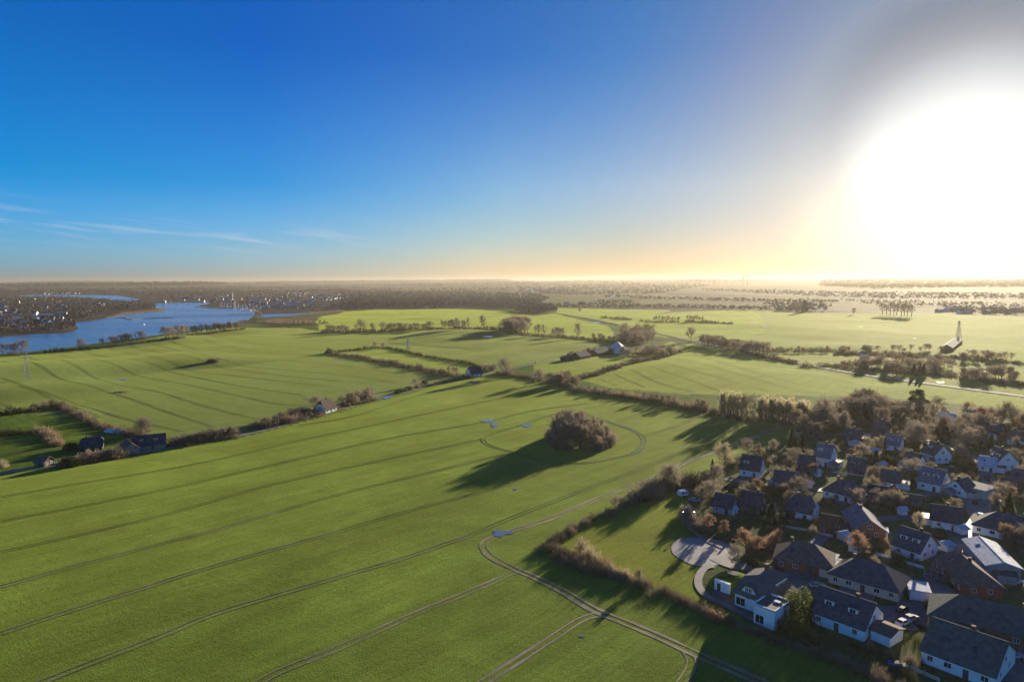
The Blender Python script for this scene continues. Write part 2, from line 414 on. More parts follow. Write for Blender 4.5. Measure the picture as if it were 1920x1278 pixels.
def build_land():
    thf = np.radians(np.arange(-41, 41.01, .19))
    th = np.concatenate([np.radians(np.arange(-180, -41.5, 3.0)), thf, np.radians(np.arange(44, 180, 3.0))])
    rr = [22.0]
    while rr[-1] < 42000: rr.append(rr[-1] * (1.0125 if rr[-1] > 900 or rr[-1] < 90 else 1.0095))
    rr = np.array(rr)
    T, R = np.meshgrid(th, rr)
    X = np.sin(T) * R; Y = np.cos(T) * R
    Z = H(X, Y)
    nr, nt = X.shape
    V = np.stack([X, Y, Z], -1).reshape(-1, 3)
    V = np.vstack([V, [[0, 0, 0]]])
    i = np.arange(nr - 1)[:, None] * nt + np.arange(nt)[None, :]
    j = np.arange(nr - 1)[:, None] * nt + (np.arange(nt)[None, :] + 1) % nt
    Q = np.stack([i, j, j + nt, i + nt], -1).reshape(-1, 4)[:, ::-1]
    k = np.arange(nt); c = len(V) - 1
    T3 = np.stack([np.full(nt, c), (k + 1) % nt, k], -1)[:, ::-1]
    me = mesh_np('ground', V, [Q, T3[:, ::-1]], smooth_=True)
    x, y, z = V.T
    px, py = to_px(x, y, 0 * z)
    r = np.hypot(x, y)
    col = np.tile(np.array(GREEN), (len(V), 1)); crop = np.full(len(V), .0)
    front = (y > 5)
    # the country outside the painted polygons: fields
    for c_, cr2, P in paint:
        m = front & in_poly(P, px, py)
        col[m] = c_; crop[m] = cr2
    # far patchwork beyond 2.5 km
    s = np.random.default_rng(3)
    far = (r > 2600)
    cell = 420.0
    jx = np.floor((x + 130 * np.sin(y / 610)) / cell); jy = np.floor((y + 150 * np.sin(x / 700)) / (cell * 1.6))
    hsh = np.abs(np.sin(jx * 127.1 + jy * 311.7) * 43758.5) % 1
    pal = np.array([WOODFLOOR, (.13, .14, .06), (.17, .15, .08), WOODFLOOR, (.10, .12, .05), WOODFLOOR, (.11, .085, .055), WOODFLOOR])
    pc = pal[(hsh * len(pal)).astype(int) % len(pal)]
    wf = np.all(np.isclose(col, WOODFLOOR), 1) & far
    town = (px > -400) & (px < 960) & (py > 541) & (r < 6500)
    col = np.where((wf & ~town)[:, None], pc, col)
    a = me.color_attributes.new('land', 'FLOAT_COLOR', 'POINT')
    a.data.foreach_set('color', np.concatenate([col, crop[:, None]], 1).astype(np.float32).ravel())
    m = bpy.data.materials.new('land'); m.use_nodes = True
    t = m.node_tree; N = t.nodes; L = t.links; p = N['Principled BSDF']
    at_ = N.new('ShaderNodeAttribute'); at_.attribute_name = 'land'
    g = N.new('ShaderNodeNewGeometry')
    def noise(sc_, det=4, rough=.55, vec=None, dist=0):
        n = N.new('ShaderNodeTexNoise'); n.inputs['Scale'].default_value = sc_; n.inputs['Detail'].default_value = det
        n.inputs['Roughness'].default_value = rough; n.inputs['Distortion'].default_value = dist
        L.new(vec or g.outputs['Position'], n.inputs['Vector']); return n.outputs[0]
    def mr(v, a0, a1, b0, b1):
        n = N.new('ShaderNodeMapRange'); n.inputs['From Min'].default_value = a0; n.inputs['From Max'].default_value = a1
        n.inputs['To Min'].default_value = b0; n.inputs['To Max'].default_value = b1; L.new(v, n.inputs['Value']); return n.outputs[0]
    def mul(a_, b_):
        n = N.new('ShaderNodeMath'); n.operation = 'MULTIPLY'
        for i_, v in enumerate((a_, b_)):
            if isinstance(v, (int, float)): n.inputs[i_].default_value = v
            else: L.new(v, n.inputs[i_])
        return n.outputs[0]
    big = mul(mr(noise(.011, 5, .6, dist=.8), .36, .64, .70, 1.24), mr(noise(.045, 4, .65, dist=.5), .34, .66, .84, 1.14))
    mid = mr(noise(.11, 4, .6), .3, .7, .86, 1.14)
    # stretched along the drill rows
    mp = N.new('ShaderNodeMapping'); mp.vector_type = 'TEXTURE'; mp.inputs['Rotation'].default_value = (0, 0, math.radians(46.7)); mp.inputs['Scale'].default_value = (30, 1.0, 1)
    L.new(g.outputs['Position'], mp.inputs['Vector'])
    rows1 = mr(noise(1.0, 3, .6, mp.outputs[0]), .3, .7, .80, 1.2)
    mw = N.new('ShaderNodeMapping'); mw.vector_type = 'TEXTURE'; mw.inputs['Rotation'].default_value = (0, 0, math.radians(46.7)); mw.inputs['Scale'].default_value = (260, 11, 1)
    L.new(g.outputs['Position'], mw.inputs['Vector'])
    rows1 = mul(rows1, mr(noise(1.0, 3, .6, mw.outputs[0]), .35, .65, .84, 1.14))
    mq = N.new('ShaderNodeMapping'); mq.vector_type = 'TEXTURE'; mq.inputs['Rotation'].default_value = (0, 0, math.radians(-41.6)); mq.inputs['Scale'].default_value = (170, 4.0, 1)
    L.new(g.outputs['Position'], mq.inputs['Vector'])
    rows2 = mr(noise(1.0, 4, .7, mq.outputs[0]), .32, .68, .66, 1.3)
    sx = N.new('ShaderNodeSeparateXYZ'); L.new(g.outputs['Position'], sx.inputs[0])
    sel = N.new('ShaderNodeMapRange'); sel.inputs['From Min'].default_value = 395; sel.inputs['From Max'].default_value = 405
    ax = N.new('ShaderNodeMath'); ax.operation = 'MULTIPLY_ADD'; ax.inputs[1].default_value = -.75; L.new(sx.outputs['X'], ax.inputs[0]); L.new(sx.outputs['Y'], ax.inputs[2])
    L.new(ax.outputs[0], sel.inputs['Value'])
    sel.inputs['From Min'].default_value = 560; sel.inputs['From Max'].default_value = 600
    rm = N.new('ShaderNodeMix'); rm.data_type = 'FLOAT'; L.new(sel.outputs[0], rm.inputs[0]); L.new(rows1, rm.inputs[2]); L.new(rows2, rm.inputs[3])
    rows = rm.outputs[0]
    fine = mr(noise(1.9, 4, .75), .3, .7, .50, 1.50)
    tot = mul(mul(big, mid), mul(rows, fine))
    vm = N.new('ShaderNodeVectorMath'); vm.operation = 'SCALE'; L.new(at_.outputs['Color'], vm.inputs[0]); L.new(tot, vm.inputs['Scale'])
    # dry, yellower and barer patches
    hs = N.new('ShaderNodeMix'); hs.data_type = 'RGBA'; L.new(mr(noise(.028, 5, .65, dist=.6), .52, .78, 0, .5), hs.inputs['Factor'])
    L.new(vm.outputs[0], hs.inputs['A'])
    v2 = N.new('ShaderNodeVectorMath'); v2.operation = 'MULTIPLY'; v2.inputs[1].default_value = (1.5, .98, 1.1); L.new(vm.outputs[0], v2.inputs[0])
    L.new(v2.outputs[0], hs.inputs['B'])
    L.new(hs.outputs['Result'], p.inputs['Base Color'])
    p.inputs['Roughness'].default_value = .95
    p.inputs['Specular IOR Level'].default_value = .02
    p.inputs['Sheen Weight'].default_value = .10
    L.new(mul(at_.outputs['Alpha'], .135), p.inputs['Sheen Weight'])
    p.inputs['Sheen Roughness'].default_value = .45
    p.inputs['Sheen Tint'].default_value = (.85, 1, .18, 1)
    ad = N.new('ShaderNodeMath'); ad.operation = 'ADD'
    L.new(mul(noise(2.6, 3, .7), .20), ad.inputs[0]); L.new(mul(noise(.55, 3, .6), .16), ad.inputs[1])
    b = N.new('ShaderNodeBump'); b.inputs['Strength'].default_value = .75; b.inputs['Distance'].default_value = 1.0
    L.new(ad.outputs[0], b.inputs['Height']); L.new(b.outputs[0], p.inputs['Normal'])
    me.materials.append(m)
    tag(obj('ground', me), kind='structure')
build_land()

# ---------------------------------------------------------------- water
def water_mat():
    m = bpy.data.materials.new('river_water'); m.use_nodes = True
    t = m.node_tree; N = t.nodes; L = t.links; p = N['Principled BSDF']
    p.inputs['Base Color'].default_value = (.02, .07, .15, 1); p.inputs['Roughness'].default_value = .16
    p.inputs['Specular IOR Level'].default_value = .8; p.inputs['IOR'].default_value = 1.333
    g = N.new('ShaderNodeNewGeometry')
    mp = N.new('ShaderNodeMapping'); mp.inputs['Rotation'].default_value = (0, 0, .5); mp.inputs['Scale'].default_value = (.05, .22, 1); L.new(g.outputs['Position'], mp.inputs['Vector'])
    n = N.new('ShaderNodeTexNoise'); n.inputs['Scale'].default_value = 1; n.inputs['Detail'].default_value = 6; n.inputs['Roughness'].default_value = .7; L.new(mp.outputs[0], n.inputs['Vector'])
    b = N.new('ShaderNodeBump'); b.inputs['Strength'].default_value = 1; b.inputs['Distance'].default_value = 1.3
    L.new(n.outputs[0], b.inputs['Height']); L.new(b.outputs[0], p.inputs['Normal'])
    mp2 = N.new('ShaderNodeMapping'); mp2.inputs['Rotation'].default_value = (0, 0, .35); mp2.inputs['Scale'].default_value = (.0022, .014, 1); L.new(g.outputs['Position'], mp2.inputs['Vector'])
    n2 = N.new('ShaderNodeTexNoise'); n2.inputs['Scale'].default_value = 1; n2.inputs['Detail'].default_value = 4; L.new(mp2.outputs[0], n2.inputs['Vector'])
    r = N.new('ShaderNodeMapRange'); r.inputs['From Min'].default_value = .35; r.inputs['From Max'].default_value = .65; r.inputs['To Min'].default_value = .10; r.inputs['To Max'].default_value = .32
    L.new(n2.outputs[0], r.inputs['Value']); L.new(r.outputs[0], p.inputs['Roughness'])
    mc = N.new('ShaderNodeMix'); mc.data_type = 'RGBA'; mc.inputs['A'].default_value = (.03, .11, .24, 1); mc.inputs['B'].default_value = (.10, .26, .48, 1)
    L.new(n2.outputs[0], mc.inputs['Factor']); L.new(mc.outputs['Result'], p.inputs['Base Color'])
    return m
WATER = water_mat()
def sheet(name, P, z, mat, lab=None, kind='structure', cat=None, thick=0):
    from mathutils.geometry import tessellate_polygon
    tri = tessellate_polygon([[Vector((float(a[0]), float(a[1]), 0)) for a in P]])
    zz = z if hasattr(z, '__len__') else [z] * len(P)
    V = np.array([(p[0], p[1], q) for p, q in zip(P, zz)], float)
    F = np.array(tri)
    a, b_, c_ = V[F[:, 0]], V[F[:, 1]], V[F[:, 2]]
    s = ((b_ - a)[:, 0] * (c_ - a)[:, 1] - (b_ - a)[:, 1] * (c_ - a)[:, 0]) < 0
    F[s] = F[s][:, ::-1]
    o = obj(name, mesh_np(name, V, F, [mat]))
    tag(o, lab, cat, None, kind)
    return o
# the water sheet reaches under its banks
xs = R1[:, 0]; ys = R1[:, 1]
sheet('river', [(-4200, 500), (300, 500), (300, 5200), (-4200, 5200)], RIVER_Z, WATER)

# ---------------------------------------------------------------- ribbons on the land: lanes, roads, wheel tracks
def catmull(P, step):
    P = np.asarray(P, float); Q = np.vstack([2 * P[0] - P[1], P, 2 * P[-1] - P[-2]])
    out = []
    for i in range(1, len(Q) - 2):
        p0, p1, p2, p3 = Q[i - 1:i + 3]
        n = max(2, int(np.linalg.norm(p2 - p1) / step))
        t = np.linspace(0, 1, n, endpoint=False)[:, None]
        out.append(.5 * (2 * p1 + (p2 - p0) * t + (2 * p0 - 5 * p1 + 4 * p2 - p3) * t ** 2 + (3 * p1 - p0 - 3 * p2 + p3) * t ** 3))
    out.append(Q[-2][None, :])
    return np.vstack(out)
def px_line(pts, step=None):
    P = at([p[0] for p in pts], [p[1] for p in pts])[:, :2]
    r = float(np.median(np.hypot(P[:, 0], P[:, 1])))
    return catmull(P, step or max(1.5, r * .008))
class Ribbons:
    def __init__(s): s.V = []; s.F = []; s.n = 0
    def add(s, C, w, off=0.0, lift=.05, jit=0.0, vary=0.0):
        T = np.gradient(C, axis=0); T /= np.linalg.norm(T, axis=1)[:, None] + 1e-9
        Nn = np.stack([-T[:, 1], T[:, 0]], 1)
        k = len(C)
        o = off + (np.convolve(rng.normal(0, 1, k + 8), np.ones(9) / 9, 'valid') * jit if jit else 0)
        ww = w * (1 + (np.clip(np.convolve(rng.normal(0, 1, k + 4), np.ones(5) / 5, 'valid') * vary, -.6, 2) if vary else 0))
        A = C + Nn * (o - ww / 2)[:, None] if np.ndim(o) or np.ndim(ww) else C + Nn * (o - ww / 2)
        B = C + Nn * (o + ww / 2)[:, None] if np.ndim(o) or np.ndim(ww) else C + Nn * (o + ww / 2)
        for Q in (A, B):
            r = np.hypot(Q[:, 0], Q[:, 1])
            z = H(Q[:, 0], Q[:, 1]) + lift + r * 1.2e-4 + np.maximum(0, r - 700) * 4e-4
            s.V.append(np.column_stack([Q, z]))
        i = np.arange(k - 1)
        s.F.append(s.n + np.stack([i, i + k, i + k + 1, i + 1], 1)[:, ::-1]); s.n += 2 * k
    def build(s, name, mat, lab=None, cat=None, kind='structure', group=None):
        V = np.vstack(s.V); F = np.vstack(s.F)
        a, b_, c_ = V[F[:, 0]], V[F[:, 1]], V[F[:, 2]]
        f = np.cross(b_ - a, c_ - a)[:, 2] < 0
        F[f] = F[f][:, ::-1]
        o = obj(name, mesh_np(name, V, F, [mat])); tag(o, lab, cat, group, kind); return o

M = {}
M['rut'] = material('rut_soil', (.048, .046, .022), .9, .3, .06, coord='World', spec=.05, col2=(.095, .12, .03), detail=6)
M['rut_wet'] = material('wet_rut', (.12, .10, .075), .32, .35, .25, coord='World', spec=.6)
M['rut_light'] = material('trodden_and_sunlit_soil', (.24, .20, .13), .8, .40, .12, .05, 2, coord='World', spec=.15, detail=7)
M['lane'] = material('lane_gravel', (.26, .235, .20), .9, .25, .2, coord='World', spec=.05)
M['asphalt'] = material('asphalt', (.15, .15, .155), .85, .2, .3, coord='World', spec=.06)
M['paving'] = material('paving', (.13, .125, .12), .65, .2, .4, coord='World')
M['pitch'] = material('pitch_asphalt', (.19, .185, .19), .6, .15, .15, coord='World')
M['puddle'] = material('puddle_water', (.16, .16, .15), .06, .1, .1, coord='World', spec=1.0)
M['puddle'].node_tree.nodes['Principled BSDF'].inputs['IOR'].default_value = 1.9

near_tracks = [
 [(0, 925), (120, 905), (300, 877), (450, 848), (560, 823), (700, 795), (850, 764), (960, 742)],
 [(0, 971), (167, 940), (300, 915), (400, 893), (560, 857), (727, 820), (900, 792), (1000, 770), (1100, 757)],
 [(0, 1028), (133, 1000), (233, 978), (327, 955), (410, 932), (530, 900), (720, 860), (905, 822)],
 [(0, 1093), (133, 1057), (267, 1023), (400, 990), (517, 957), (640, 923), (780, 890), (950, 850)],
 [(0, 1180), (133, 1138), (267, 1097), (400, 1057), (500, 1030), (640, 992), (780, 952), (960, 905), (1043, 869)],
 [(60, 1278), (200, 1225), (300, 1187), (400, 1147), (500, 1117), (640, 1077), (760, 1043), (880, 1002), (969, 966), (1072, 927), (1146, 900), (1240, 864), (1341, 820), (1420, 790)],
 [(560, 795), (670, 776), (790, 738), (870, 722), (960, 708)],
 [(330, 1400), (480, 1278), (567, 1237), (640, 1208), (760, 1155), (880, 1107), (940, 1082), (968, 1068)],
 [(740, 1400), (904, 1278), (1028, 1199), (1080, 1165), (1110, 1154), (1131, 1154)],
 [(1156, 792), (1190, 780), (1260, 756)],
 [(1206, 818), (1260, 803), (1313, 783)],
 [(1283, 1222), (1292, 1238), (1290, 1256), (1268, 1290)],
]
ring = [(903, 822), (930, 810), (977, 797), (1040, 777), (1090, 776), (1120, 785), (1152, 796), (1185, 808), (1204, 822), (1203, 838), (1182, 853), (1110, 867), (1043, 868), (960, 848), (913, 833), (903, 822)]
head = [(1460, 803), (1380, 835), (1300, 862), (1214, 901), (1146, 924), (1057, 962), (990, 985), (939, 1000), (905, 1018), (912, 1036), (940, 1055), (968, 1068), (1000, 1082), (1050, 1107), (1100, 1137), (1130, 1152), (1180, 1172), (1240, 1198), (1290, 1222), (1330, 1240), (1420, 1280), (1560, 1350)]
rb = Ribbons()
for k, l in enumerate(near_tracks):
    C = px_line(l, 2.0)
    for s in (-1, 1): rb.add(C, .50, s * .98, .03, .04, .35)
C = px_line(ring, 2.0)
for s in (-1, 1): rb.add(C, .55, s * 1.0, .035, .06, .5)
rb.build('tractor_tracks', M['rut'], 'dark pairs of tractor wheel tracks running through the big near field', 'wheel track', kind='structure')
rb = Ribbons()
C = px_line(head, 2.0)
for s in (-1, 1): rb.add(C, .85, s * 1.05, .04, .12, .8)
for l in (near_tracks[7][2:], near_tracks[8][1:], near_tracks[11]):
    C = px_line(l, 2.0)
    for s in (-1, 1): rb.add(C, .5, s * .95, .045, .06, .7)
for l in near_tracks[3][:5], near_tracks[4][:6], near_tracks[5][:8], near_tracks[7][:5], near_tracks[8][:4]:  # pale strips beside the near dark ruts: sunlit soil put into the colour
    C = px_line(l, 2.0)
    for s in (-1, 1): rb.add(C, .30, s * .98 + .22, .05, .03, .5)
rb.build('headland_track', M['rut_light'], 'pale muddy headland track bending round the corner of the near field', 'wheel track', kind='structure')
rb = Ribbons()
C = px_line(ring[5:11], 2.0)
for s in (-1, 1): rb.add(C, .5, s * 1.0, .05, .1, .9)
C = px_line([(1260, 883), (1300, 862), (1380, 835), (1430, 815)], 2.0)
for s in (-1, 1): rb.add(C, .35, s * 1.05 , .06, .1, .9)
rb.build('wet_tracks', M['rut_wet'], 'wet shining wheel ruts beside the round copse', 'wheel track', kind='structure')
far_tracks = [
 [(7, 670), (100, 697), (200, 730), (300, 763), (400, 797)], [(33, 717), (110, 740), (247, 783), (343, 805)],
 [(60, 665), (167, 697), (283, 727), (383, 757), (483, 783)], [(113, 660), (233, 687), (367, 720), (500, 750), (560, 758)],
 [(160, 655), (300, 683), (433, 717), (567, 738)], [(207, 647), (333, 680), (433, 700), (620, 723)],
 [(247, 643), (367, 667), (500, 697), (640, 713)], [(283, 637), (417, 670), (633, 700), (740, 716)],
 [(320, 633), (413, 660), (533, 673), (640, 683), (760, 700)], [(360, 627), (467, 653), (600, 664)],
 [(393, 623), (500, 643), (605, 655)], [(433, 617), (533, 633), (640, 640), (760, 655)], [(0, 748), (33, 762), (60, 772)],
 [(0, 700), (70, 728), (160, 765), (190, 778)],
 [(600, 632), (760, 643), (940, 655), (1060, 660)], [(640, 627), (820, 633), (1000, 645), (1100, 651)], [(900, 668), (1000, 662), (1090, 652)],
 [(700, 641), (860, 652), (980, 668)],
 [(1182, 693), (1234, 719), (1300, 737)], [(1219, 688), (1274, 708), (1352, 736)], [(1245, 682), (1339, 708), (1443, 737)],
 [(1270, 674), (1391, 706), (1500, 734), (1650, 757)], [(1300, 667), (1391, 693), (1500, 724), (1700, 756)], [(1313, 661), (1443, 693), (1560, 715), (1750, 748)],
 [(1122, 711), (1156, 724)], [(1154, 703), (1208, 727)], [(615, 597), (760, 597), (930, 605), (1040, 622)], [(640, 590), (800, 589), (950, 592)],
 [(1220, 616), (1400, 615), (1560, 622), (1750, 628)], [(1420, 602), (1560, 606), (1760, 612)], [(1345, 628), (1480, 637), (1640, 647), (1760, 655)],
]
rb = Ribbons()
for l in far_tracks:
    C = px_line(l)
    for s in (-1, 1): rb.add(C, .38, s * 1.0, .06, .1, .5)
rb.build('distant_tracks', M['rut'], 'thin dark wheel tracks crossing the farther green fields', 'wheel track', kind='structure')
rb = Ribbons()
lane_px = [(-60, 893), (0, 882), (130, 862), (230, 848), (330, 833), (440, 814), (520, 797), (600, 775), (660, 757), (700, 746), (740, 737), (800, 722), (870, 707), (925, 699), (965, 690), (1000, 683), (1060, 671), (1090, 662), (1130, 652), (1165, 645)]
rb.add(px_line(lane_px, 3), 4.2, 0, .10, .2, .1)
rb.build('lane', M['lane'])
rb = Ribbons()
road1 = [(1040, 587), (1060, 590.5), (1100, 597.5), (1160, 610.5), (1220, 624), (1285, 639), (1340, 651), (1385, 660), (1440, 671), (1490, 683), (1560, 697), (1650, 712), (1750, 726), (1850, 740), (1930, 751), (2300, 806)]
rb.add(px_line(road1, 5), 6.5, 0, .25)
rb.add(px_line([(1180, 640), (1230, 638), (1285, 639)], 4), 4, 0, .26)
rb.build('road', M['asphalt'])
# puddles of standing rain
puds = [(890, 716, 12, 3), (915, 789, 13, 3), (926, 797, 9, 3), (985, 798, 14, 2.5), (915, 631, 11, 1.2), (871, 628, 5, 1), (720, 743, 16, 3), (1436, 617, 10, 1.2), (1412, 607, 5, 1), (1424, 598, 4, .8), (1613, 617, 7, .9), (1714, 640, 6, 1), (965, 917, 5, 2), (938, 999, 22, 6), (1762, 722, 9, 1.6), (1845, 702, 20, .9), (1116, 606, 12, 1), (1087, 1193, 6, 2.4), (222, 730, 4, 1), (230, 707, 8, 1.2)]
for (x, y, w, h_) in puds:
    n = 40; a = np.linspace(0, 2 * math.pi, n, endpoint=False)
    q = .85 + .22 * np.sin(3 * a + x) + .14 * np.sin(5 * a + y) + .1 * np.sin(2 * a + 2 * x) + .10 * np.sin(9 * a + 3 * x) + .08 * np.sin(13 * a + y)
    P = at(x + w * np.cos(a) * q, y + h_ * np.sin(a) * q)
    cx, cy = P[:, 0].mean(), P[:, 1].mean(); r = math.hypot(cx, cy)
    zc = float(H(np.array([cx]), np.array([cy]))[0]) + .07 + r * 2e-4
    z = np.maximum(H(P[:, 0], P[:, 1]) + .05 + r * 2e-4, zc - .4)
    sheet('puddle', [(p[0], p[1]) for p in P], list(z), M['puddle'])

# ---------------------------------------------------------------- vegetation
BARK = material('bark', (.13, .105, .08), .9, .3, 2.0, spec=.1, rnd=.25)
TWIG = material('bare_twigs', (.27, .225, .17), .9, .3, .35, spec=.1, rnd=.3, hue=.015, transl=.45)
TWIG_P = material('pale_twigs', (.36, .30, .195), .9, .25, .35, spec=.1, rnd=.25, transl=.45)
TWIG_W = material('windbreak_twigs', (.60, .54, .32), .9, .25, .35, spec=.1, rnd=.2, transl=.6)
TWIG_R = material('russet_twigs', (.36, .23, .145), .9, .25, .35, spec=.1, rnd=.25, hue=.01, transl=.45)
EVER = material('evergreen_leaves', (.05, .08, .025), .7, .4, .8, spec=.2, rnd=.3, hue=.02, transl=.25)
LEAF = material('olive_leaves', (.12, .14, .03), .7, .35, .8, spec=.2, rnd=.25, hue=.02, transl=.35)
FARW = material('distant_wood', (.15, .13, .108), .95, .45, .02, coord='World', spec=.02, detail=6)
HEDGE = material('hedge_twigs', (.21, .165, .11), .9, .45, .12, coord='World', spec=.1, transl=.25)
HEDGE_P = material('hedge_pale', (.30, .225, .13), .9, .4, .12, coord='World', spec=.1, transl=.3)
HEDGE_G = material('hedge_green', (.085, .095, .035), .9, .4, .12, coord='World', spec=.1, transl=.25)

def norm(v): return v / (np.linalg.norm(v, axis=-1, keepdims=True) + 1e-9)
def perp(D, r):
    a = norm(r.normal(size=D.shape)); return norm(np.cross(D, a))
def prisms(A, B, ra, rb_, n=3):
    D = norm(B - A); u = norm(np.cross(D, np.where(np.abs(D[:, 2:3]) > .9, [[1., 0, 0]], [[0, 0, 1.]]))); w = np.cross(D, u)
    V = []
    for C, R in ((A, ra), (B, rb_)):
        for k in range(n):
            t = 2 * math.pi * k / n
            V.append(C + (u * math.cos(t) + w * math.sin(t)) * R[:, None])
    V = np.stack(V, 1)      # m, 2n, 3
    m = len(A); base = np.arange(m)[:, None] * 2 * n
    F = np.concatenate([base + np.array([[k, (k + 1) % n, n + (k + 1) % n, n + k]]) for k in range(n)])
    return V.reshape(-1, 3), F
def slivers(A, B, w, r):
    s = perp(B - A, r) * (w / 2)[:, None]
    V = np.stack([A - s, A + s, B], 1).reshape(-1, 3)
    return V, np.arange(len(V)).reshape(-1, 3)
def join(parts):
    V = []; F3 = []; F4 = []; n = 0
    for v, f in parts:
        V.append(v); (F3 if f.shape[1] == 3 else F4).append(f + n); n += len(v)
    out = []
    if F3: out.append(np.vstack(F3))
    if F4: out.append(np.vstack(F4))
    return np.vstack(V), out
def gen_tree(seed, h=15.0, spread=.42, trunk=.22, style='oak', twig_w=.07, kids=(9, 6, 6, 5), tw=4):
    """a bare broadleaved tree, unit height h; returns (trunk mesh, crown mesh)"""
    r = np.random.default_rng(seed)
    fast = dict(oak=.15, tall=.45, slim=.9, egg=.55)[style]
    parts = []; fine = []
    P = np.zeros((1, 3)); D = np.array([[0, 0, 1.]]) ; D = norm(D + r.normal(0, .03, (1, 3)))
    ln = np.array([h * (.62 if style != 'slim' else .9)]); rad = np.array([h * .022])
    for lv in range(5):
        mid = P + D * ln[:, None] * .5 + r.normal(0, 1, P.shape) * (ln * .03)[:, None]
        bend = r.normal(0, .12, P.shape); bend[:, 2] += .06
        D2 = norm(D + bend); end = mid + D2 * ln[:, None] * .5
        if lv < 3:
            k = 5 if lv == 0 else 3
            v, f = prisms(P, mid, rad, rad * .75, k); parts.append((v, f))
            v, f = prisms(mid, end, rad * .75, rad * .4, k); parts.append((v, f))
        elif lv == 3:
            v, f = slivers(P, end, np.maximum(rad * 2, twig_w * 1.3), r); fine.append((v, f))
        else:
            v, f = slivers(P, end, np.full(len(P), twig_w), r); fine.append((v, f))
        if lv == 4: break
        n = kids[lv] if lv < 4 else 0
        m = len(P)
        lo = (trunk / .62 if style != 'slim' else .12) if lv == 0 else .25
        t = r.uniform(lo, 1, (m, n)); t[:, 0] = 1
        if lv == 0: t = np.linspace(lo, 1, n)[None, :] + r.uniform(-.04, .04, (m, n)); t = np.clip(t, lo, 1)
        Pm = np.where((t < .5)[..., None], P[:, None] + (mid - P)[:, None] * (t * 2)[..., None], mid[:, None] + (end - mid)[:, None] * ((t - .5) * 2)[..., None])
        base = np.repeat(D2[:, None], n, 1)
        pr = perp(base.reshape(-1, 3), r).reshape(m, n, 3)
        if lv == 0:
            a = np.arange(n) * 2.4 + r.uniform(0, 6.3); pr = np.stack([np.cos(a), np.sin(a), a * 0], -1)[None]
        angl = np.radians(r.uniform(28, 62, (m, n)) * (1 - .45 * fast if lv < 3 else 1)) if lv else np.radians((84 - 66 * ((t - lo) / (1 - lo))) * (1 - .35 * fast))
        nd = base * np.cos(angl)[..., None] + pr * np.sin(angl)[..., None]
        nd[..., 2] += (.10 + .5 * fast) * (lv < 3)
        nd = norm(nd)
        if lv == 0:
            env = .62 + .38 * np.sin(np.clip((t - lo) / (1 - lo), 0, 1) * math.pi)
            nl = h * spread * env * r.uniform(.85, 1.15, (m, n)) * (1.0 if style != 'slim' else .55)
        else:
            nl = np.repeat(ln[:, None], n, 1) * r.uniform(.38, .66, (m, n))
        P = Pm.reshape(-1, 3); D = nd.reshape(-1, 3); ln = nl.reshape(-1)
        rad = np.repeat(rad, n) * (.42 if lv == 0 else .5)
    # twig sprays at the ends
    n = tw; A = np.repeat(end, n, 0) - np.repeat(D2 * ln[:, None], n, 0) * r.uniform(0, .7, (len(end) * n, 1))
    d = norm(np.repeat(D2, n, 0) + r.normal(0, .55, A.shape) + np.array([0, 0, .15 + fast * .5]))
    B = A + d * np.repeat(ln, n)[:, None] * r.uniform(.5, 1.0, (len(A), 1))
    fine.append(slivers(A, B, np.full(len(A), twig_w), r))
    V, F = join(parts); tv, tf = join(fine)
    top = tv[:, 2].max(); V *= h / top; tv *= h / top
    return (V, F), (tv, tf)
PROTO = {}
def proto(key, trunk, crown, tm, cm):
    tmesh = mesh_np('trunk', trunk[0], trunk[1], [tm]) if trunk is not None else None
    cmesh = mesh_np('crown', crown[0], crown[1], [cm])
    PROTO.setdefault(key, []).append((tmesh, cmesh))
for i in range(4): proto('oak', *gen_tree(100 + i, 14, .44, .14, 'oak', .085, (13, 6, 6, 4), 5), BARK, TWIG)
for i in range(3): proto('tall', *gen_tree(120 + i, 16, .34, .14, 'tall', .08, (14, 6, 5, 4), 5), BARK, TWIG)
for i in range(3): proto('slim', *gen_tree(140 + i, 14, .36, .1, 'slim', .06, (18, 5, 4, 3), 4), BARK, TWIG_W)
for i in range(3): proto('slimd', *gen_tree(150 + i, 16, .22, .22, 'tall', .08, (13, 6, 4, 4), 4), BARK, TWIG)
for i in range(2): proto('egg', *gen_tree(160 + i, 8, .30, .16, 'egg', .06, (15, 6, 5, 4), 4), BARK, TWIG_R)
for i in range(2): proto('pale', *gen_tree(170 + i, 11, .42, .12, 'tall', .07, (14, 6, 6, 4), 5), BARK, TWIG_P)
def ellip(r, n, rx, ry, rz, shell=.5):
    d = norm(r.normal(size=(n, 3))); d[:, 2] = np.abs(d[:, 2]) * 1.0
    rad = r.uniform(shell, 1, (n, 1)) ** .6
    return d * rad * [[rx, ry, rz]], d
def gen_clump(seed, n=260, rx=1.6, ry=1.3, rz=2.2, ln=.75, w=.09, z0=.1, up=.6, shell=.15):
    r = np.random.default_rng(seed)
    P, d = ellip(r, n, rx, ry, rz, shell)
    bump = 1 + .25 * np.sin(d[:, :1] * 5 + seed) * np.cos(d[:, 1:2] * 4)
    P = P * bump; P[:, 2] += z0
    q = norm(d + r.normal(0, .5, d.shape) + [[0, 0, up]])
    L_ = ln * r.uniform(.6, 1.3, (n, 1))
    return slivers(P - q * L_ * .6, P + q * L_ * .4, w * r.uniform(.7, 1.5, n), r)
def gen_stems(seed, n=9, h=2.0, sp=.5):
    r = np.random.default_rng(seed)
    A = np.zeros((n, 3)); A[:, :2] = r.normal(0, .12, (n, 2)); B = np.zeros((n, 3)); B[:, :2] = r.normal(0, sp, (n, 2)); B[:, 2] = h * r.uniform(.6, 1, n)
    V, F = prisms(A, B, np.full(n, .05), np.full(n, .015)); return V, [F]
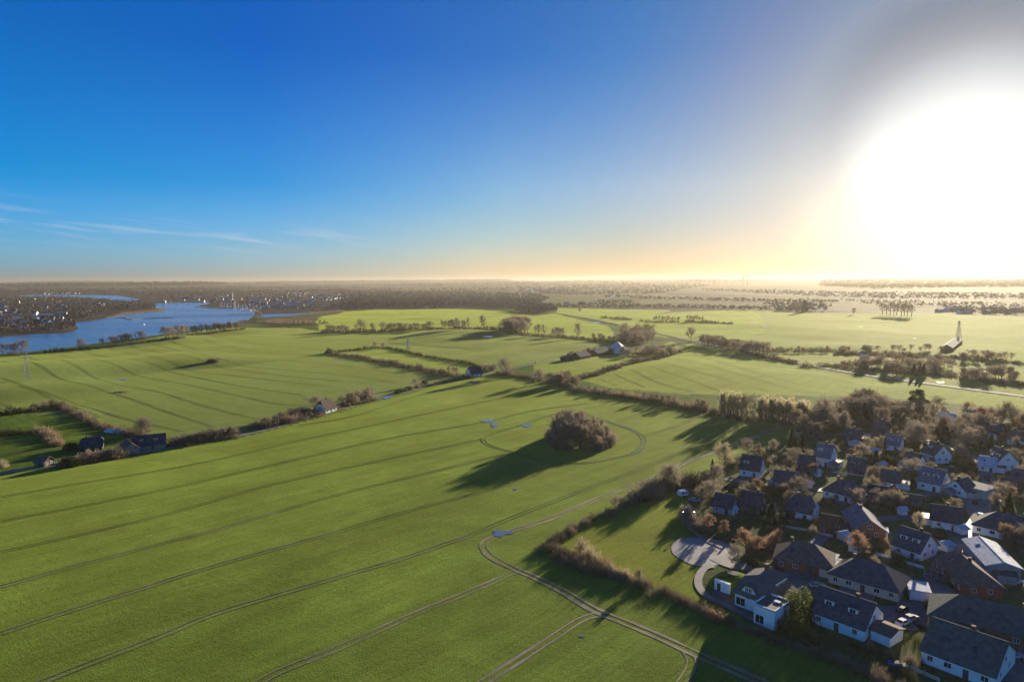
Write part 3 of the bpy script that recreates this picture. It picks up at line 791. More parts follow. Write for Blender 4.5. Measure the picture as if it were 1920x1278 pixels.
def gen_leafy(seed, n=900, rx=1.2, ry=1.2, rz=1.5, s=.16, z0=.1):
    r = np.random.default_rng(seed)
    P, d = ellip(r, n, rx, ry, rz, .55)
    P *= 1 + .22 * np.sin(d[:, :1] * 6 + seed) * np.cos(d[:, 2:3] * 5 + d[:, 1:2] * 4)
    P[:, 2] += z0
    q = norm(d * .6 + r.normal(0, .7, d.shape))
    return slivers(P, P + q * s * r.uniform(.8, 1.6, (n, 1)), s * r.uniform(.6, 1.1, n), r)
for i in range(3): proto('bush', gen_stems(200 + i), (lambda a: (a[0], [a[1]]))(gen_clump(200 + i, 900, 1.5, 1.4, 2.4, .6, .06)), BARK, TWIG)
for i in range(2): proto('bushp', gen_stems(210 + i), (lambda a: (a[0], [a[1]]))(gen_clump(210 + i, 900, 1.5, 1.4, 2.4, .6, .06)), BARK, TWIG_P)
for i in range(2): proto('bushr', gen_stems(220 + i), (lambda a: (a[0], [a[1]]))(gen_clump(220 + i, 900, 1.5, 1.4, 2.0, .6, .06)), BARK, TWIG_R)
for i in range(3): proto('ever', gen_stems(230 + i, 5, 1.2, .2), (lambda a: (a[0], [a[1]]))(gen_leafy(230 + i, 1300, 1.3, 1.25, 1.9)), BARK, EVER)
for i in range(2): proto('olive', gen_stems(240 + i, 5, 1.2, .2), (lambda a: (a[0], [a[1]]))(gen_leafy(240 + i, 1500, 1.5, 1.4, 2.3)), BARK, LEAF)
def gen_conifer(seed, h=10, w=.22):
    r = np.random.default_rng(seed)
    n = 2600; t = r.uniform(.06, 1, n) ** .9
    a = r.uniform(0, 6.283, n); rr = (1 - t) ** .8 * h * w * r.uniform(.35, 1, n) ** .5 * (1 + .18 * np.sin(t * 42 + 2 * a))
    P = np.stack([np.cos(a) * rr, np.sin(a) * rr, t * h], 1)
    q = norm(np.stack([np.cos(a), np.sin(a), r.uniform(-.5, .4, n)], 1) + r.normal(0, .25, (n, 3)))
    c = slivers(P - q * .3, P + q * h * .045, np.full(n, h * .03), r)
    V, F = prisms(np.array([[0, 0, 0.]]), np.array([[0, 0, h * .9]]), np.array([h * .02]), np.array([.03]), 6)
    return (V, [F]), (c[0], [c[1]])
for i in range(2): proto('fir', *gen_conifer(250 + i, 10, .20), BARK, EVER)
proto('cypress', *gen_conifer(260, 8, .13), BARK, EVER)
def gen_pine(seed, h=14):
    r = np.random.default_rng(seed); parts = []; cen = []
    V, F = prisms(np.array([[0, 0, 0.]]), np.array([[.3, 0, h * .92]]), np.array([.35]), np.array([.1]), 6); parts.append((V, F))
    A = []; B = []
    for k in range(26):
        t = r.uniform(.3, .93); a = r.uniform(0, 6.28); l = h * .33 * (1.15 - t) * r.uniform(.7, 1.2) + .8
        A.append((.3 * t, 0, t * h)); B.append((math.cos(a) * l, math.sin(a) * l, t * h + l * .35)); cen.append(B[-1])
    cen.append((.3, 0, h * .93))
    v, f = prisms(np.array(A), np.array(B), np.full(26, .12), np.full(26, .04)); parts.append((v, f))
    cen = np.array(cen); n = 7000; i = r.integers(0, len(cen), n)
    d = norm(r.normal(size=(n, 3))); P = cen[i] + d * np.array([[1.7, 1.7, 1.05]]) * r.uniform(.3, 1, (n, 1)) * h / 14
    c = slivers(P, P + norm(d + r.normal(0, .5, d.shape)) * .38, np.full(n, .24), r)
    V, F = join(parts); return (V, F), (c[0], [c[1]])
for i in range(2): proto('pine', *gen_pine(270 + i), BARK, EVER)

PH = dict(oak=14, tall=16, slim=14, slimd=16, egg=8, pale=11, bush=2.7, bushp=2.7, bushr=2.3, ever=2.2, olive=2.6, fir=10, cypress=8, pine=14)
NAMES = dict(oak='oak_tree', tall='ash_tree', slim='windbreak_tree', slimd='poplar_tree', egg='ornamental_tree', pale='willow_tree', bush='bare_shrub', bushp='bare_shrub', bushr='bare_shrub', ever='evergreen_shrub', olive='evergreen_shrub', fir='fir_tree', cypress='cypress_tree', pine='pine_tree')
def plant(kind, x, y, h, label, group=None, wide=1.0, z=None):
    v = random.choice(PROTO[kind]); s = h / PH[kind]
    z = float(H(np.array([x]), np.array([y]))[0]) if z is None else z
    t = empty(NAMES[kind], (x, y, z - .05), random.uniform(0, 6.28))
    t.scale = (s * wide, s * wide, s)
    tag(t, label, 'shrub' if 'shrub' in NAMES[kind] else 'tree', group)
    if v[0]: obj('trunk', v[0], t)
    obj('crown', v[1], t)
    return t
def depth(px, py):
    p = at1(px, py); return p[1] * cp - (p[2] - CAM_H) * sp_, p
def plant_px(kind, px, py, hpx, label, group=None, wide=1.0):
    d, p = depth(px, py)
    return plant(kind, p[0], p[1], hpx * d / FPX, label, group, wide)
ORD = ['first', 'second', 'third', 'fourth', 'fifth', 'sixth', 'seventh', 'eighth', 'ninth', 'tenth', 'eleventh', 'twelfth', 'thirteenth', 'fourteenth', 'fifteenth', 'sixteenth', 'seventeenth', 'eighteenth', 'nineteenth', 'twentieth']
def line_pts(pts, n, jit=1.0):
    P = np.array(pts, float); d = np.concatenate([[0], np.cumsum(np.hypot(*np.diff(P, axis=0).T))])
    t = (np.arange(n) + .5) / n * d[-1] + rng.uniform(-.3, .3, n) * d[-1] / n
    return np.stack([np.interp(t, d, P[:, 0]), np.interp(t, d, P[:, 1]) + rng.uniform(-jit, jit, n) * .5], 1)
def row(kind, pts, n, h0, h1, what, place, wide=1.0, jit=1.0):
    """n trees along a line of pixels, heights in pixels"""
    kinds = kind if isinstance(kind, (list, tuple)) else [kind]
    Q = line_pts(pts, n, jit); Q = Q[np.argsort(Q[:, 0])]
    for i, (x, y) in enumerate(Q):
        lab = f'{ORD[i]} {what} from the left {place}' if n <= 20 else f'{what} {place}'
        plant_px(random.choice(kinds), x, y, rng.uniform(h0, h1), lab, f'{what}s {place}', wide * rng.uniform(.85, 1.15))
def cluster(kind, cx, cy, rx, ry, n, h0, h1, what, place, wide=1.0, grp=None):
    """n trees in an ellipse of pixels on the ground"""
    kinds = kind if isinstance(kind, (list, tuple)) else [kind]
    for i in range(n):
        a = rng.uniform(0, 6.28); q = math.sqrt(rng.uniform(0, 1))
        plant_px(random.choice(kinds), cx + rx * q * math.cos(a), cy + ry * q * math.sin(a), rng.uniform(h0, h1), f'{what} {place}', grp or f'{what}s {place}', wide)
def hedge(pts, hm, wm, mat, label, name='hedge', sp=1.5, n=170, gap=0.0, vary=.35, tw=1.0):
    """a rough hedge: bushy clumps of twigs along a line; hm, wm in metres"""
    C = px_line(pts, .5)
    d = np.concatenate([[0], np.cumsum(np.hypot(*np.diff(C, axis=0).T))])
    r = np.hypot(*C.mean(0)); sp = max(sp, r * .0042); n = int(n * max(.35, min(1, 330 / r)))
    w = max(.05, r * .00028) * tw
    base = [gen_clump(300 + k, n, 1, 1, 1, .42, w / 1.6, 0, .6) for k in range(4)]
    parts = []
    k = 0
    for s in np.arange(0, d[-1], sp):
        if rng.random() < gap: continue
        x = np.interp(s, d, C[:, 0]) + rng.normal(0, wm * .22); y = np.interp(s, d, C[:, 1]) + rng.normal(0, wm * .22)
        v, f = base[rng.integers(4)]
        a = rng.uniform(0, 6.28); c_, s_ = math.cos(a), math.sin(a)
        hh = hm * (1 + vary * math.sin(s * .11 + 1.3 * math.sin(s * .031)) * .6 + rng.normal(0, vary * .4)); hh = max(hh, hm * .35)
        q = max(wm * .62, sp * .62) * rng.uniform(.85, 1.25)
        vv = np.stack([(v[:, 0] * c_ - v[:, 1] * s_) * q + x, (v[:, 0] * s_ + v[:, 1] * c_) * q + y, v[:, 2] * hh], 1)
        vv[:, 2] += float(H(np.array([x]), np.array([y]))[0]) - .05
        parts.append((vv, f)); k += 1
    if not parts: return
    V, F = join(parts)
    o = obj(name, mesh_np(name, V, F, [mat]))
    tag(o, label, 'hedge' if name == 'hedge' else 'shrubs')
    return o

# --- the round copse in the near field
ctr = at1(1088, 829)
for i in range(36):
    a = i * 2.39996 + rng.uniform(-.2, .2); q = math.sqrt((i + .5) / 36)
    x = ctr[0] + 14.5 * q * math.cos(a); y = ctr[1] + 19 * q * math.sin(a) + 2
    hh = (18.5 - 6.0 * q ** 2) * rng.uniform(.72, 1.1) * (1.0 if x < ctr[0] + 4 else .8)
    plant(random.choice(['tall', 'tall', 'oak', 'slimd']), x, y, hh, 'bare brown tree crowded inside the round copse in the near field', 'trees of the round copse', 1.0)
for i in range(30):
    a = i / 30 * 6.283 + rng.uniform(-.1, .1)
    plant('bush', ctr[0] + 16.5 * math.cos(a), ctr[1] + 20.5 * math.sin(a) + 2, rng.uniform(3.5, 7.5), 'bare brown bush at the skirt of the round copse', 'bushes round the copse', rng.uniform(.9, 1.3))

# --- trees between the left field and the water
row(['oak', 'tall'], [(2, 658), (50, 657)], 4, 24, 30, 'bare tree', 'at the near bank by the pylon', 1.1)
row('oak', [(153, 650), (153.5, 650)], 1, 23, 24, 'spreading bare oak', 'alone on the near bank of the river', 1.25)
row('tall', [(190, 643), (194, 643)], 1, 15, 16, 'small bare tree', 'right of the lone riverbank oak')
row('oak', [(207, 641), (247, 638)], 5, 17, 22, 'bare tree', 'in the short row on the riverbank', 1.0)
row('oak', [(262, 636), (268, 635)], 1, 23, 24, 'round bare tree', 'between two riverbank tree rows', 1.2)
row(['oak', 'tall'], [(306, 630), (352, 624)], 6, 22, 27, 'tall bare tree', 'in the dark riverside clump')
row(['tall', 'oak'], [(358, 622), (456, 613)], 16, 14, 20, 'grey bare tree', 'in the long riverbank row', 1.1)
row('oak', [(476, 592), (492, 592)], 3, 11, 15, 'bare tree', 'on the little headland before the marina', 1.2)
row(['tall', 'oak'], [(540, 604), (620, 606)], 9, 6, 10, 'low dark tree', 'in the marsh behind the left field', 1.4)
hedge([(86, 656), (120, 653), (165, 649)], 5, 5, HEDGE_G, 'dark evergreen scrub on the bank left of the lone oak')
hedge([(165, 649), (250, 640), (310, 631)], 3, 4, HEDGE, 'low dark scrub joining the riverbank trees')
hedge([(310, 632), (330, 631), (345, 630)], 5, 9, HEDGE, 'rounded brown thicket jutting into the left field')
hedge([(0, 659), (40, 658), (75, 657)], 3, 4, HEDGE, 'low scrub at the water left of the pylon')
hedge([(355, 624), (460, 614)], 4, 6, HEDGE, 'scrub under the long riverbank tree row')
hedge([(455, 599), (500, 603), (560, 606), (610, 604)], 3, 9, HEDGE, 'dark marsh scrub beyond the left field', gap=.25)

# --- the long hedge with trees across the middle distance
hedge([(603, 620), (650, 621), (720, 619.5), (800, 617), (940, 619)], 6, 9, HEDGE, 'tall tangled hedge behind the middle field, left half')
hedge([(940, 619), (985, 628), (1040, 632), (1100, 638), (1150, 643), (1185, 640)], 5, 7, HEDGE, 'tall tangled hedge behind the middle field, right half')
row(['oak'], [(612, 620), (655, 621)], 5, 12, 17, 'bare tree', 'at the left end of the long middle hedge', 1.2)
row('oak', [(676, 621), (677, 621)], 1, 27, 28, 'broad domed bare tree', 'in the long middle hedge', 1.2)
row('oak', [(698, 620), (699, 620)], 1, 20, 21, 'flat topped bare tree', 'right of the domed tree')
row(['oak', 'tall'], [(715, 619), (810, 617)], 13, 12, 19, 'bare tree', 'in the left stretch of the middle hedge', 1.15)
row('slimd', [(828, 617), (880, 617)], 10, 18, 25, 'slender bare tree', 'left of the tall single hedge tree')
row('slimd', [(906, 619), (907, 619)], 1, 30, 31, 'tall narrow bare tree', 'standing above the middle hedge', .9)
cluster(['tall', 'oak'], 967, 622, 25, 5, 22, 24, 33, 'bare tree', 'in the big rounded clump of the middle hedge', 1.1)
row('slimd', [(1000, 629), (1022, 631)], 3, 22, 27, 'slender bare tree', 'right of the rounded clump')
row('tall', [(1035, 632), (1058, 634)], 4, 18, 23, 'bare tree', 'in the pair of tufts right of the clump')
row('tall', [(1083, 636), (1084, 636)], 1, 33, 34, 'tall open crowned bare tree', 'at the right of the middle hedge', 1.0)
row(['oak', 'tall'], [(1110, 640), (1180, 645)], 8, 12, 20, 'bare tree', 'between the middle hedge and the farm')

# --- far fields, right of centre
hedge([(1130, 597), (1185, 601)], 5, 6, HEDGE, 'dark hedge beside the far road')
hedge([(1200, 604), (1278, 605.5)], 4, 5, HEDGE, 'low hedge under the far poplar row')
hedge([(1288, 605), (1340, 608), (1378, 610)], 5, 7, HEDGE, 'dark clipped thicket in the far bright field')
row('slimd', [(1224, 604), (1275, 605)], 14, 9, 12, 'distant slender tree', 'in the left of the two far rows')
row('slimd', [(1288, 604), (1318, 605)], 9, 9, 13, 'distant slender tree', 'in the right of the two far rows')
row('oak', [(1087, 586), (1088, 586)], 1, 9, 10, 'small round tree', 'in the field above the far road')
row('tall', [(1600, 594), (1601, 594)], 1, 13, 14, 'small lone bare tree', 'in the hazy field below the windmill')
row('slimd', [(1653, 594), (1711, 598)], 9, 22, 29, 'tall thin trunked tree', 'in the hazy far row', 1.1)
row('oak', [(1295, 642), (1296, 642)], 1, 31, 32, 'single rounded tree', 'by the bend of the shining road', 1.0)
cluster(['oak', 'tall'], 1190, 640, 35, 9, 24, 18, 32, 'bare tree', 'round the farm by the road', 1.2)
cluster(['oak', 'tall'], 1215, 668, 55, 5, 20, 14, 22, 'bare tree', 'in the thicket below the farm', 1.3)
hedge([(1140, 662), (1200, 664), (1270, 662)], 4, 12, HEDGE_P, 'pale tangled scrub beside the farm', sp=2)
row(['oak', 'tall'], [(1312, 648), (1345, 655), (1385, 662), (1440, 668)], 20, 17, 24, 'bare tree', 'in the brown belt above the shining road', 1.3)
row(['oak', 'tall'], [(1316, 645), (1440, 662)], 18, 15, 21, 'brown tree', 'at the back of the belt above the shining road', 1.3)
hedge([(1390, 664), (1430, 673), (1490, 684)], 5, 9, HEDGE, 'scrub covering the road between its two open stretches')
row(['oak', 'tall', 'slimd'], [(1440, 664), (1560, 664)], 18, 9, 14, 'small hazy tree', 'along the edge of the far meadow', 1.2)
hedge([(1440, 662), (1550, 661), (1640, 668), (1730, 671)], 4, 7, HEDGE, 'low dark hedge behind the far meadow')
cluster(['oak', 'tall'], 1695, 697, 90, 11, 44, 15, 25, 'hazy bare tree', 'in the wood above the shining road', 1.3)
cluster(['oak', 'tall'], 1860, 716, 60, 7, 26, 16, 25, 'hazy bare tree', 'at the right edge above the shining road', 1.2)
hedge([(1575, 693), (1640, 699), (1720, 705), (1800, 712)], 4, 9, HEDGE, 'brown undergrowth of the wood above the shining road')
hedge([(1800, 716), (1860, 722), (1940, 730)], 4, 8, HEDGE, 'brown undergrowth at the right edge above the road')
hedge([(1570, 668), (1680, 672), (1800, 676), (1930, 690)], 4, 9, HEDGE, 'long brushy line along the brook beyond the wood')
hedge([(1500, 690), (1560, 690), (1640, 684), (1760, 688)], 4, 8, HEDGE, 'scrub on the rough meadow above the shining road', gap=.3)
cluster(['oak', 'tall'], 1690, 664, 120, 4, 22, 10, 15, 'hazy bare tree', 'along the brook beyond the wood', 1.3)
cluster(['oak', 'tall'], 1845, 680, 55, 5, 14, 14, 20, 'hazy bare tree', 'beside the hazy barn', 1.3)
row('fir', [(1705, 708), (1738, 712)], 3, 22, 28, 'dark fir', 'above the shining road', 1.2)

# --- the middle hedge and the windbreak
hedge([(930, 700), (985, 708), (1050, 722), (1090, 735), (1150, 744), (1220, 754), (1280, 767), (1340, 778), (1400, 789), (1480, 798)], 3.2, 6, HEDGE, 'brown bushy hedge running down from the lane oak to the village', n=200)
hedge([(1082, 712), (1120, 702), (1180, 684), (1232, 674), (1276, 661)], 4.2, 6, HEDGE, 'broad dark hedge between the two bright fields')
hedge([(1150, 742), (1250, 758), (1330, 772)], 4.5, 5, HEDGE_P, 'pale reddish brush in the hedge above the copse', gap=.3)
row('oak', [(949, 704), (950, 704)], 1, 36, 37, 'big spreading dark oak', 'beside the white lane cottage', 1.35)
row('oak', [(1010, 718), (1011, 718)], 1, 31, 32, 'broad bare oak', 'in the hedge right of the lane oak', 1.25)
cluster(['oak', 'pale'], 1055, 722, 28, 6, 14, 17, 30, 'bare tree', 'in the tangle right of the lane oak', 1.2)
row('oak', [(1085, 732), (1150, 742)], 5, 10, 16, 'small bare tree', 'in the hedge above the copse', 1.3)
row(['oak', 'tall'], [(1205, 752), (1270, 764)], 6, 16, 24, 'bare tree', 'in the hedge left of the windbreak', 1.2)
row('tall', [(1302, 766), (1325, 770)], 3, 17, 21, 'small bare tree', 'just left of the windbreak', 1.2)
for a_, b_ in ((0, 0), (1, -3), (2, 3)):
    row('slim', [(1350 + a_, 778 + b_), (1400 + a_, 786 + b_)], 14, 38, 46, 'pale upright tree', 'in the windbreak left of its big oak', 1.1) if a_ < 2 else None
    row('slim', [(1420 + a_, 788 + b_), (1512 + a_, 796 + b_)], 20, 38, 48, 'pale upright tree', 'in the windbreak right of its big oak', 1.1)
row('oak', [(1400, 792), (1401, 792)], 1, 56, 57, 'large dark bare oak', 'in the middle of the pale windbreak', 1.05)
row('oak', [(1543, 800), (1544, 800)], 1, 60, 61, 'tall bare oak', 'at the right end of the windbreak', 1.0)
cluster(['pale'], 1535, 796, 25, 6, 8, 28, 40, 'pale bare tree', 'between windbreak and village', 1.2)
cluster(['oak', 'tall'], 1610, 782, 45, 12, 26, 30, 46, 'brown bare tree', 'in the grove at the back of the village', 1.15)
row('fir', [(1585, 792), (1665, 790)], 3, 24, 34, 'dark fir', 'in the grove at the back of the village', 1.2)
row('pine', [(1712, 778), (1724, 780)], 2, 42, 47, 'dark round headed pine', 'rising at the back of the village', 1.0)
cluster(['oak', 'pale'], 1680, 785, 25, 6, 9, 22, 30, 'bare tree', 'beside the two pines', 1.2)
row(['oak', 'pale'], [(1800, 785), (1915, 800)], 8, 16, 24, 'bare tree', 'along the back fence of the village', 1.3)

# --- the left farm and its hedges
hedge([(-40, 776), (0, 772), (60, 765), (105, 755)], 4.0, 5, HEDGE_G, 'dark hedge at the top of the left meadow', n=230)
hedge([(108, 756), (150, 777), (190, 797), (235, 808), (270, 811)], 4.0, 5, HEDGE, 'red brown hedge sloping down to the left farm', n=260)
hedge([(-40, 813), (0, 811), (40, 807), (70, 804)], 3.4, 4, HEDGE_G, 'dark hedge between the two left meadows', n=230)
hedge([(72, 806), (92, 816), (112, 830)], 4.2, 5, HEDGE_P, 'pale brown hedge beside the left barn', n=260)
row('oak', [(58, 764), (105, 757)], 5, 14, 19, 'small bare tree', 'in the hedge above the left meadow', 1.2)
row('oak', [(262, 812), (275, 814)], 2, 38, 44, 'tall bare oak', 'behind the long dark barn', 1.05)
row(['oak', 'bush'], [(228, 812), (258, 815)], 4, 12, 17, 'dark bush', 'beside the silver sheeted heap', 1.3)
row('ever', [(124, 838), (145, 836)], 3, 14, 20, 'dark evergreen', 'in front of the small left barn')
row(['bushr', 'bush'], [(150, 862), (228, 851)], 12, 17, 24, 'reddish bare bush', 'in the thicket in front of the left farm', 1.3)
row(['bushp', 'ever'], [(112, 872), (150, 864)], 5, 15, 20, 'pale bush', 'left of the reddish thicket', 1.3)
row('bushp', [(-5, 868), (8, 870)], 2, 16, 20, 'pale bush', 'at the left edge of the photo')
row(['oak', 'bush'], [(330, 830), (440, 812)], 10, 18, 25, 'bare tree', 'in the roadside thicket right of the left farm', 1.4)
row('ever', [(425, 814), (436, 812)], 2, 14, 18, 'dark evergreen', 'at the right end of the roadside thicket')
hedge([(325, 831), (380, 823), (440, 814)], 3.2, 7, HEDGE, 'brown roadside thicket right of the left farm', n=260)
hedge([(484, 800), (530, 790), (590, 774)], 4.0, 8, HEDGE, 'brown thicket beside the lane left of the thatched cottage', n=260)
row(['oak', 'bush'], [(490, 796), (575, 774)], 9, 16, 24, 'bare bush', 'in the thicket left of the thatched cottage', 1.4)
row('oak', [(588, 771), (590, 771)], 1, 36, 38, 'round brown tree', 'touching the thatched cottage', 1.15)
row(['oak', 'bushp', 'tall'], [(638, 760), (700, 743)], 9, 16, 27, 'bare tree', 'in the clump right of the thatched cottage', 1.2)
hedge([(625, 765), (700, 747)], 2.5, 6, HEDGE, 'low hedge behind the clump right of the thatched cottage')
row(['ever', 'bush'], [(738, 738), (800, 720)], 8, 7, 11, 'dark bush', 'on the verge between pool and lane hedge', 1.3)
row('oak', [(778, 722), (779, 722)], 1, 17, 18, 'small bare tree', 'standing alone beside the lane', 1.2)
hedge([(803, 723), (840, 714), (885, 706)], 2.6, 3.5, HEDGE, 'low clipped dark hedge between lane and near field', n=220, vary=.15)
hedge([(612, 660), (632, 658), (690, 652), (722, 651), (760, 659), (800, 668), (850, 676), (905, 688)], 3.3, 5, HEDGE_G, 'dark hedge along the far side of the narrow paddock')
hedge([(614, 661), (660, 667), (720, 678), (790, 692), (845, 703), (875, 705)], 4.2, 6, HEDGE, 'brown hedge along the near side of the narrow paddock')
row('ever', [(616, 660), (617, 660)], 1, 11, 12, 'dark evergreen', 'at the left corner of the narrow paddock')
row('oak', [(700, 652), (722, 652)], 2, 11, 15, 'small bare tree', 'at the top corner of the narrow paddock')
row('pale', [(838, 698), (860, 702)], 3, 13, 17, 'pale bare tree', 'beside the lane cottage', 1.2)
row(['oak', 'bush'], [(905, 693), (930, 694)], 4, 12, 17, 'dark tree', 'between lane cottage and big oak', 1.3)
row('bush', [(390, 676), (408, 675)], 4, 8, 10, 'dark bush', 'of the lone clump in the left field', 1.6)
row('bush', [(212, 731), (240, 730)], 4, 3, 4, 'low dark bush', 'in the hollow of the left field', 2.0)
row('bush', [(1060, 668), (1128, 656)], 7, 7, 11, 'dark bush', 'among the farm sheds by the lane', 1.3)
row('pale', [(1003, 684), (1004, 684)], 1, 8, 9, 'tiny tree', 'by the lane right of the big oak')

# --- the park edge beside the near field
hedge([(1028, 1030), (1065, 1052), (1100, 1068), (1140, 1080), (1190, 1094), (1240, 1112)], 2.6, 5, HEDGE, 'brown brushy hedge between near field and park, upper part', n=420, tw=.8)
hedge([(1080, 1050), (1110, 1062), (1160, 1080), (1200, 1095)], 3.2, 3.5, HEDGE_P, 'pale brush inside the park hedge', n=420, gap=.25, tw=.8)
hedge([(1240, 1112), (1300, 1142), (1360, 1170), (1440, 1200), (1500, 1222), (1580, 1250), (1700, 1310), (1900, 1420)], 2.0, 3.5, HEDGE, 'low brown hedge between near field and gardens', n=420, tw=.8)
hedge([(1250, 1116), (1290, 1136), (1340, 1160), (1420, 1190)], 1.4, 2.0, HEDGE_P, 'dry pale brush on the bank below the path', n=380, gap=.35, tw=.8)
hedge([(1030, 1028), (1060, 1000), (1100, 980), (1150, 960), (1210, 938)], 2.6, 3.5, HEDGE, 'thin brown hedge along the top of the park', n=330, gap=.15, tw=.8)
hedge([(1205, 938), (1225, 922), (1260, 912), (1300, 905)], 4.8, 7, HEDGE, 'dense dark thicket at the upper corner of the park', n=420, tw=.8)
row('bushp', [(1085, 1032), (1120, 1062)], 3, 24, 34, 'pale bare bush', 'in the upper park hedge', 1.1)
row('bushp', [(1135, 1078), (1180, 1090)], 3, 20, 30, 'pale bare bush', 'in the lower park hedge', 1.2)
row('pale', [(1194, 1098), (1195, 1098)], 1, 34, 35, 'rounded pale bare tree', 'in the hedge below the park', .9)
row('oak', [(1145, 958), (1210, 935)], 5, 22, 32, 'small bare tree', 'in the hedge at the top of the park', 1.2)
row('oak', [(1245, 915), (1262, 918)], 2, 46, 54, 'bare round tree', 'at the upper corner of the park', 1.05)
row('pale', [(1358, 880), (1360, 880)], 1, 50, 52, 'broad pale willow', 'beside the first dark village roof', 1.35)
row('cypress', [(1333, 888), (1334, 888)], 1, 25, 26, 'slim dark cypress', 'left of the pale willow', 1.3)
row('egg', [(1324, 1000), (1325, 1000)], 1, 40, 41, 'larger of two egg shaped russet trees', 'above the round pitch', 1.2)
row('egg', [(1353, 1008), (1354, 1008)], 1, 34, 35, 'smaller of two egg shaped russet trees', 'above the round pitch', 1.05)
row('egg', [(1394, 1040), (1396, 1040)], 1, 50, 52, 'full russet tree', 'right of the round pitch', 1.35)
row('egg', [(1414, 1042), (1415, 1042)], 1, 40, 41, 'russet tree', 'behind the full one right of the pitch', 1.25)
row('oak', [(1375, 1064), (1376, 1064)], 1, 47, 48, 'bare street tree', 'on the corner above the grass mound', .95)
row('olive', [(1484, 1172), (1500, 1150)], 2, 46, 56, 'big sunlit evergreen bush', 'between white house and dark roof', 1.15)
row('olive', [(1463, 1188), (1520, 1205)], 3, 24, 32, 'low sunlit evergreen bush', 'below the white house', 1.3)
row('bushr', [(1325, 1158), (1350, 1166)], 2, 16, 20, 'russet bush', 'on the bank below the path', 1.2)
row('bush', [(1280, 965), (1310, 1000)], 4, 18, 28, 'dark bare bush', 'above the pitch by the path', 1.2)
row('ever', [(1400, 1060), (1440, 1076)], 4, 14, 20, 'dark clipped bush', 'along the drive to the white house', 1.1)
row('bushr', [(1425, 1035), (1460, 1012)], 6, 18, 24, 'russet reedy bush', 'in the garden right of the russet trees', 1.1)

# ---------------------------------------------------------------- buildings
def rmat(name, c, **k):
    d = dict(rough=.85, var=.28, scale=.9, bump=.05, bscale=3.5, spec=.04); d.update(k)
    return material(name, c, **d)
ROOF = dict(anth=rmat('anthracite_roof', (.085, .088, .10)), brown=rmat('brown_roof', (.14, .105, .088)), grey=rmat('slate_grey_roof', (.16, .165, .18)),
            green=rmat('mossy_dark_roof', (.09, .11, .10)), red=rmat('red_tile_roof', (.17, .070, .045)), light=rmat('pale_sheet_roof', (.46, .48, .52), rough=.75),
            thatch=rmat('thatch', (.14, .128, .12), rough=.9, scale=2.0, bump=.18, bscale=6, spec=.1), flat=rmat('flat_roof_felt', (.12, .105, .09), rough=.55), dark=rmat('black_tar_roof', (.062, .065, .074)))
WALL = dict(white=material('white_render', (.82, .82, .80), .8, .08, .8, .01, 6, spec=.2), cream=material('cream_render', (.58, .52, .42), .8, .08, .8, .01, 6, spec=.2),
            brick=material('red_brick_wall', (.22, .095, .06), .85, .25, 2.0, .02, 12, spec=.2), grey=material('grey_render', (.33, .33, .33), .8, .1, .8, .01, 6, spec=.2),
            wood=material('dark_boards', (.05, .04, .035), .8, .2, 1.2, .02, 8, spec=.2), stone=material('grey_stone_wall', (.22, .21, .20), .9, .3, 1.6, .03, 6, spec=.2))
FRAME = material('white_window_frame', (.78, .78, .76), .5, .05, 3)
GLASS = material('window_glass', (.020, .026, .034), .08, .1, 1, spec=1.0)
DOORM = material('dark_door', (.06, .07, .07), .5, .1, 2)
BRICKM = material('chimney_brick', (.17, .08, .055), .85, .25, 4, .02, 14)
METAL = material('galvanised_steel', (.38, .39, .40), .45, .15, 1, metal=.6)
PAINTW = material('white_gloss_paint', (.82, .83, .85), .3, .05, 2, spec=.6)

def frame_mesh(w, h):
    m = MB(); t = .09
    m.box(-w / 2, -.05, 0, w / 2, .02, t); m.box(-w / 2, -.05, h - t, w / 2, .02, h)
    m.box(-w / 2, -.05, t, -w / 2 + t, .02, h - t); m.box(w / 2 - t, -.05, t, w / 2, .02, h - t)
    m.box(-.035, -.05, t, .035, .02, h - t)
    return m.mesh('window', FRAME)
def pane_mesh(w, h):
    m = MB(); m.box(-w / 2 + .085, -.02, .085, w / 2 - .085, .0, h - .085); return m.mesh('pane', GLASS)
_wc = {}
def window(parent, x, y, z, rz, w=1.3, h=1.25):
    k = (round(w, 2), round(h, 2))
    if k not in _wc: _wc[k] = (frame_mesh(w, h), pane_mesh(w, h))
    f = obj('window', _wc[k][0], parent, (x, y, z), rz); obj('pane', _wc[k][1], f); return f
_dm = {}
def door(parent, x, y, rz, w=1.1, h=2.1, mat=None):
    m = MB(); m.box(-w / 2, -.06, 0.02, w / 2, .02, h)
    return m.build('door', mat or DOORM, parent, (x, y, 0), rz)
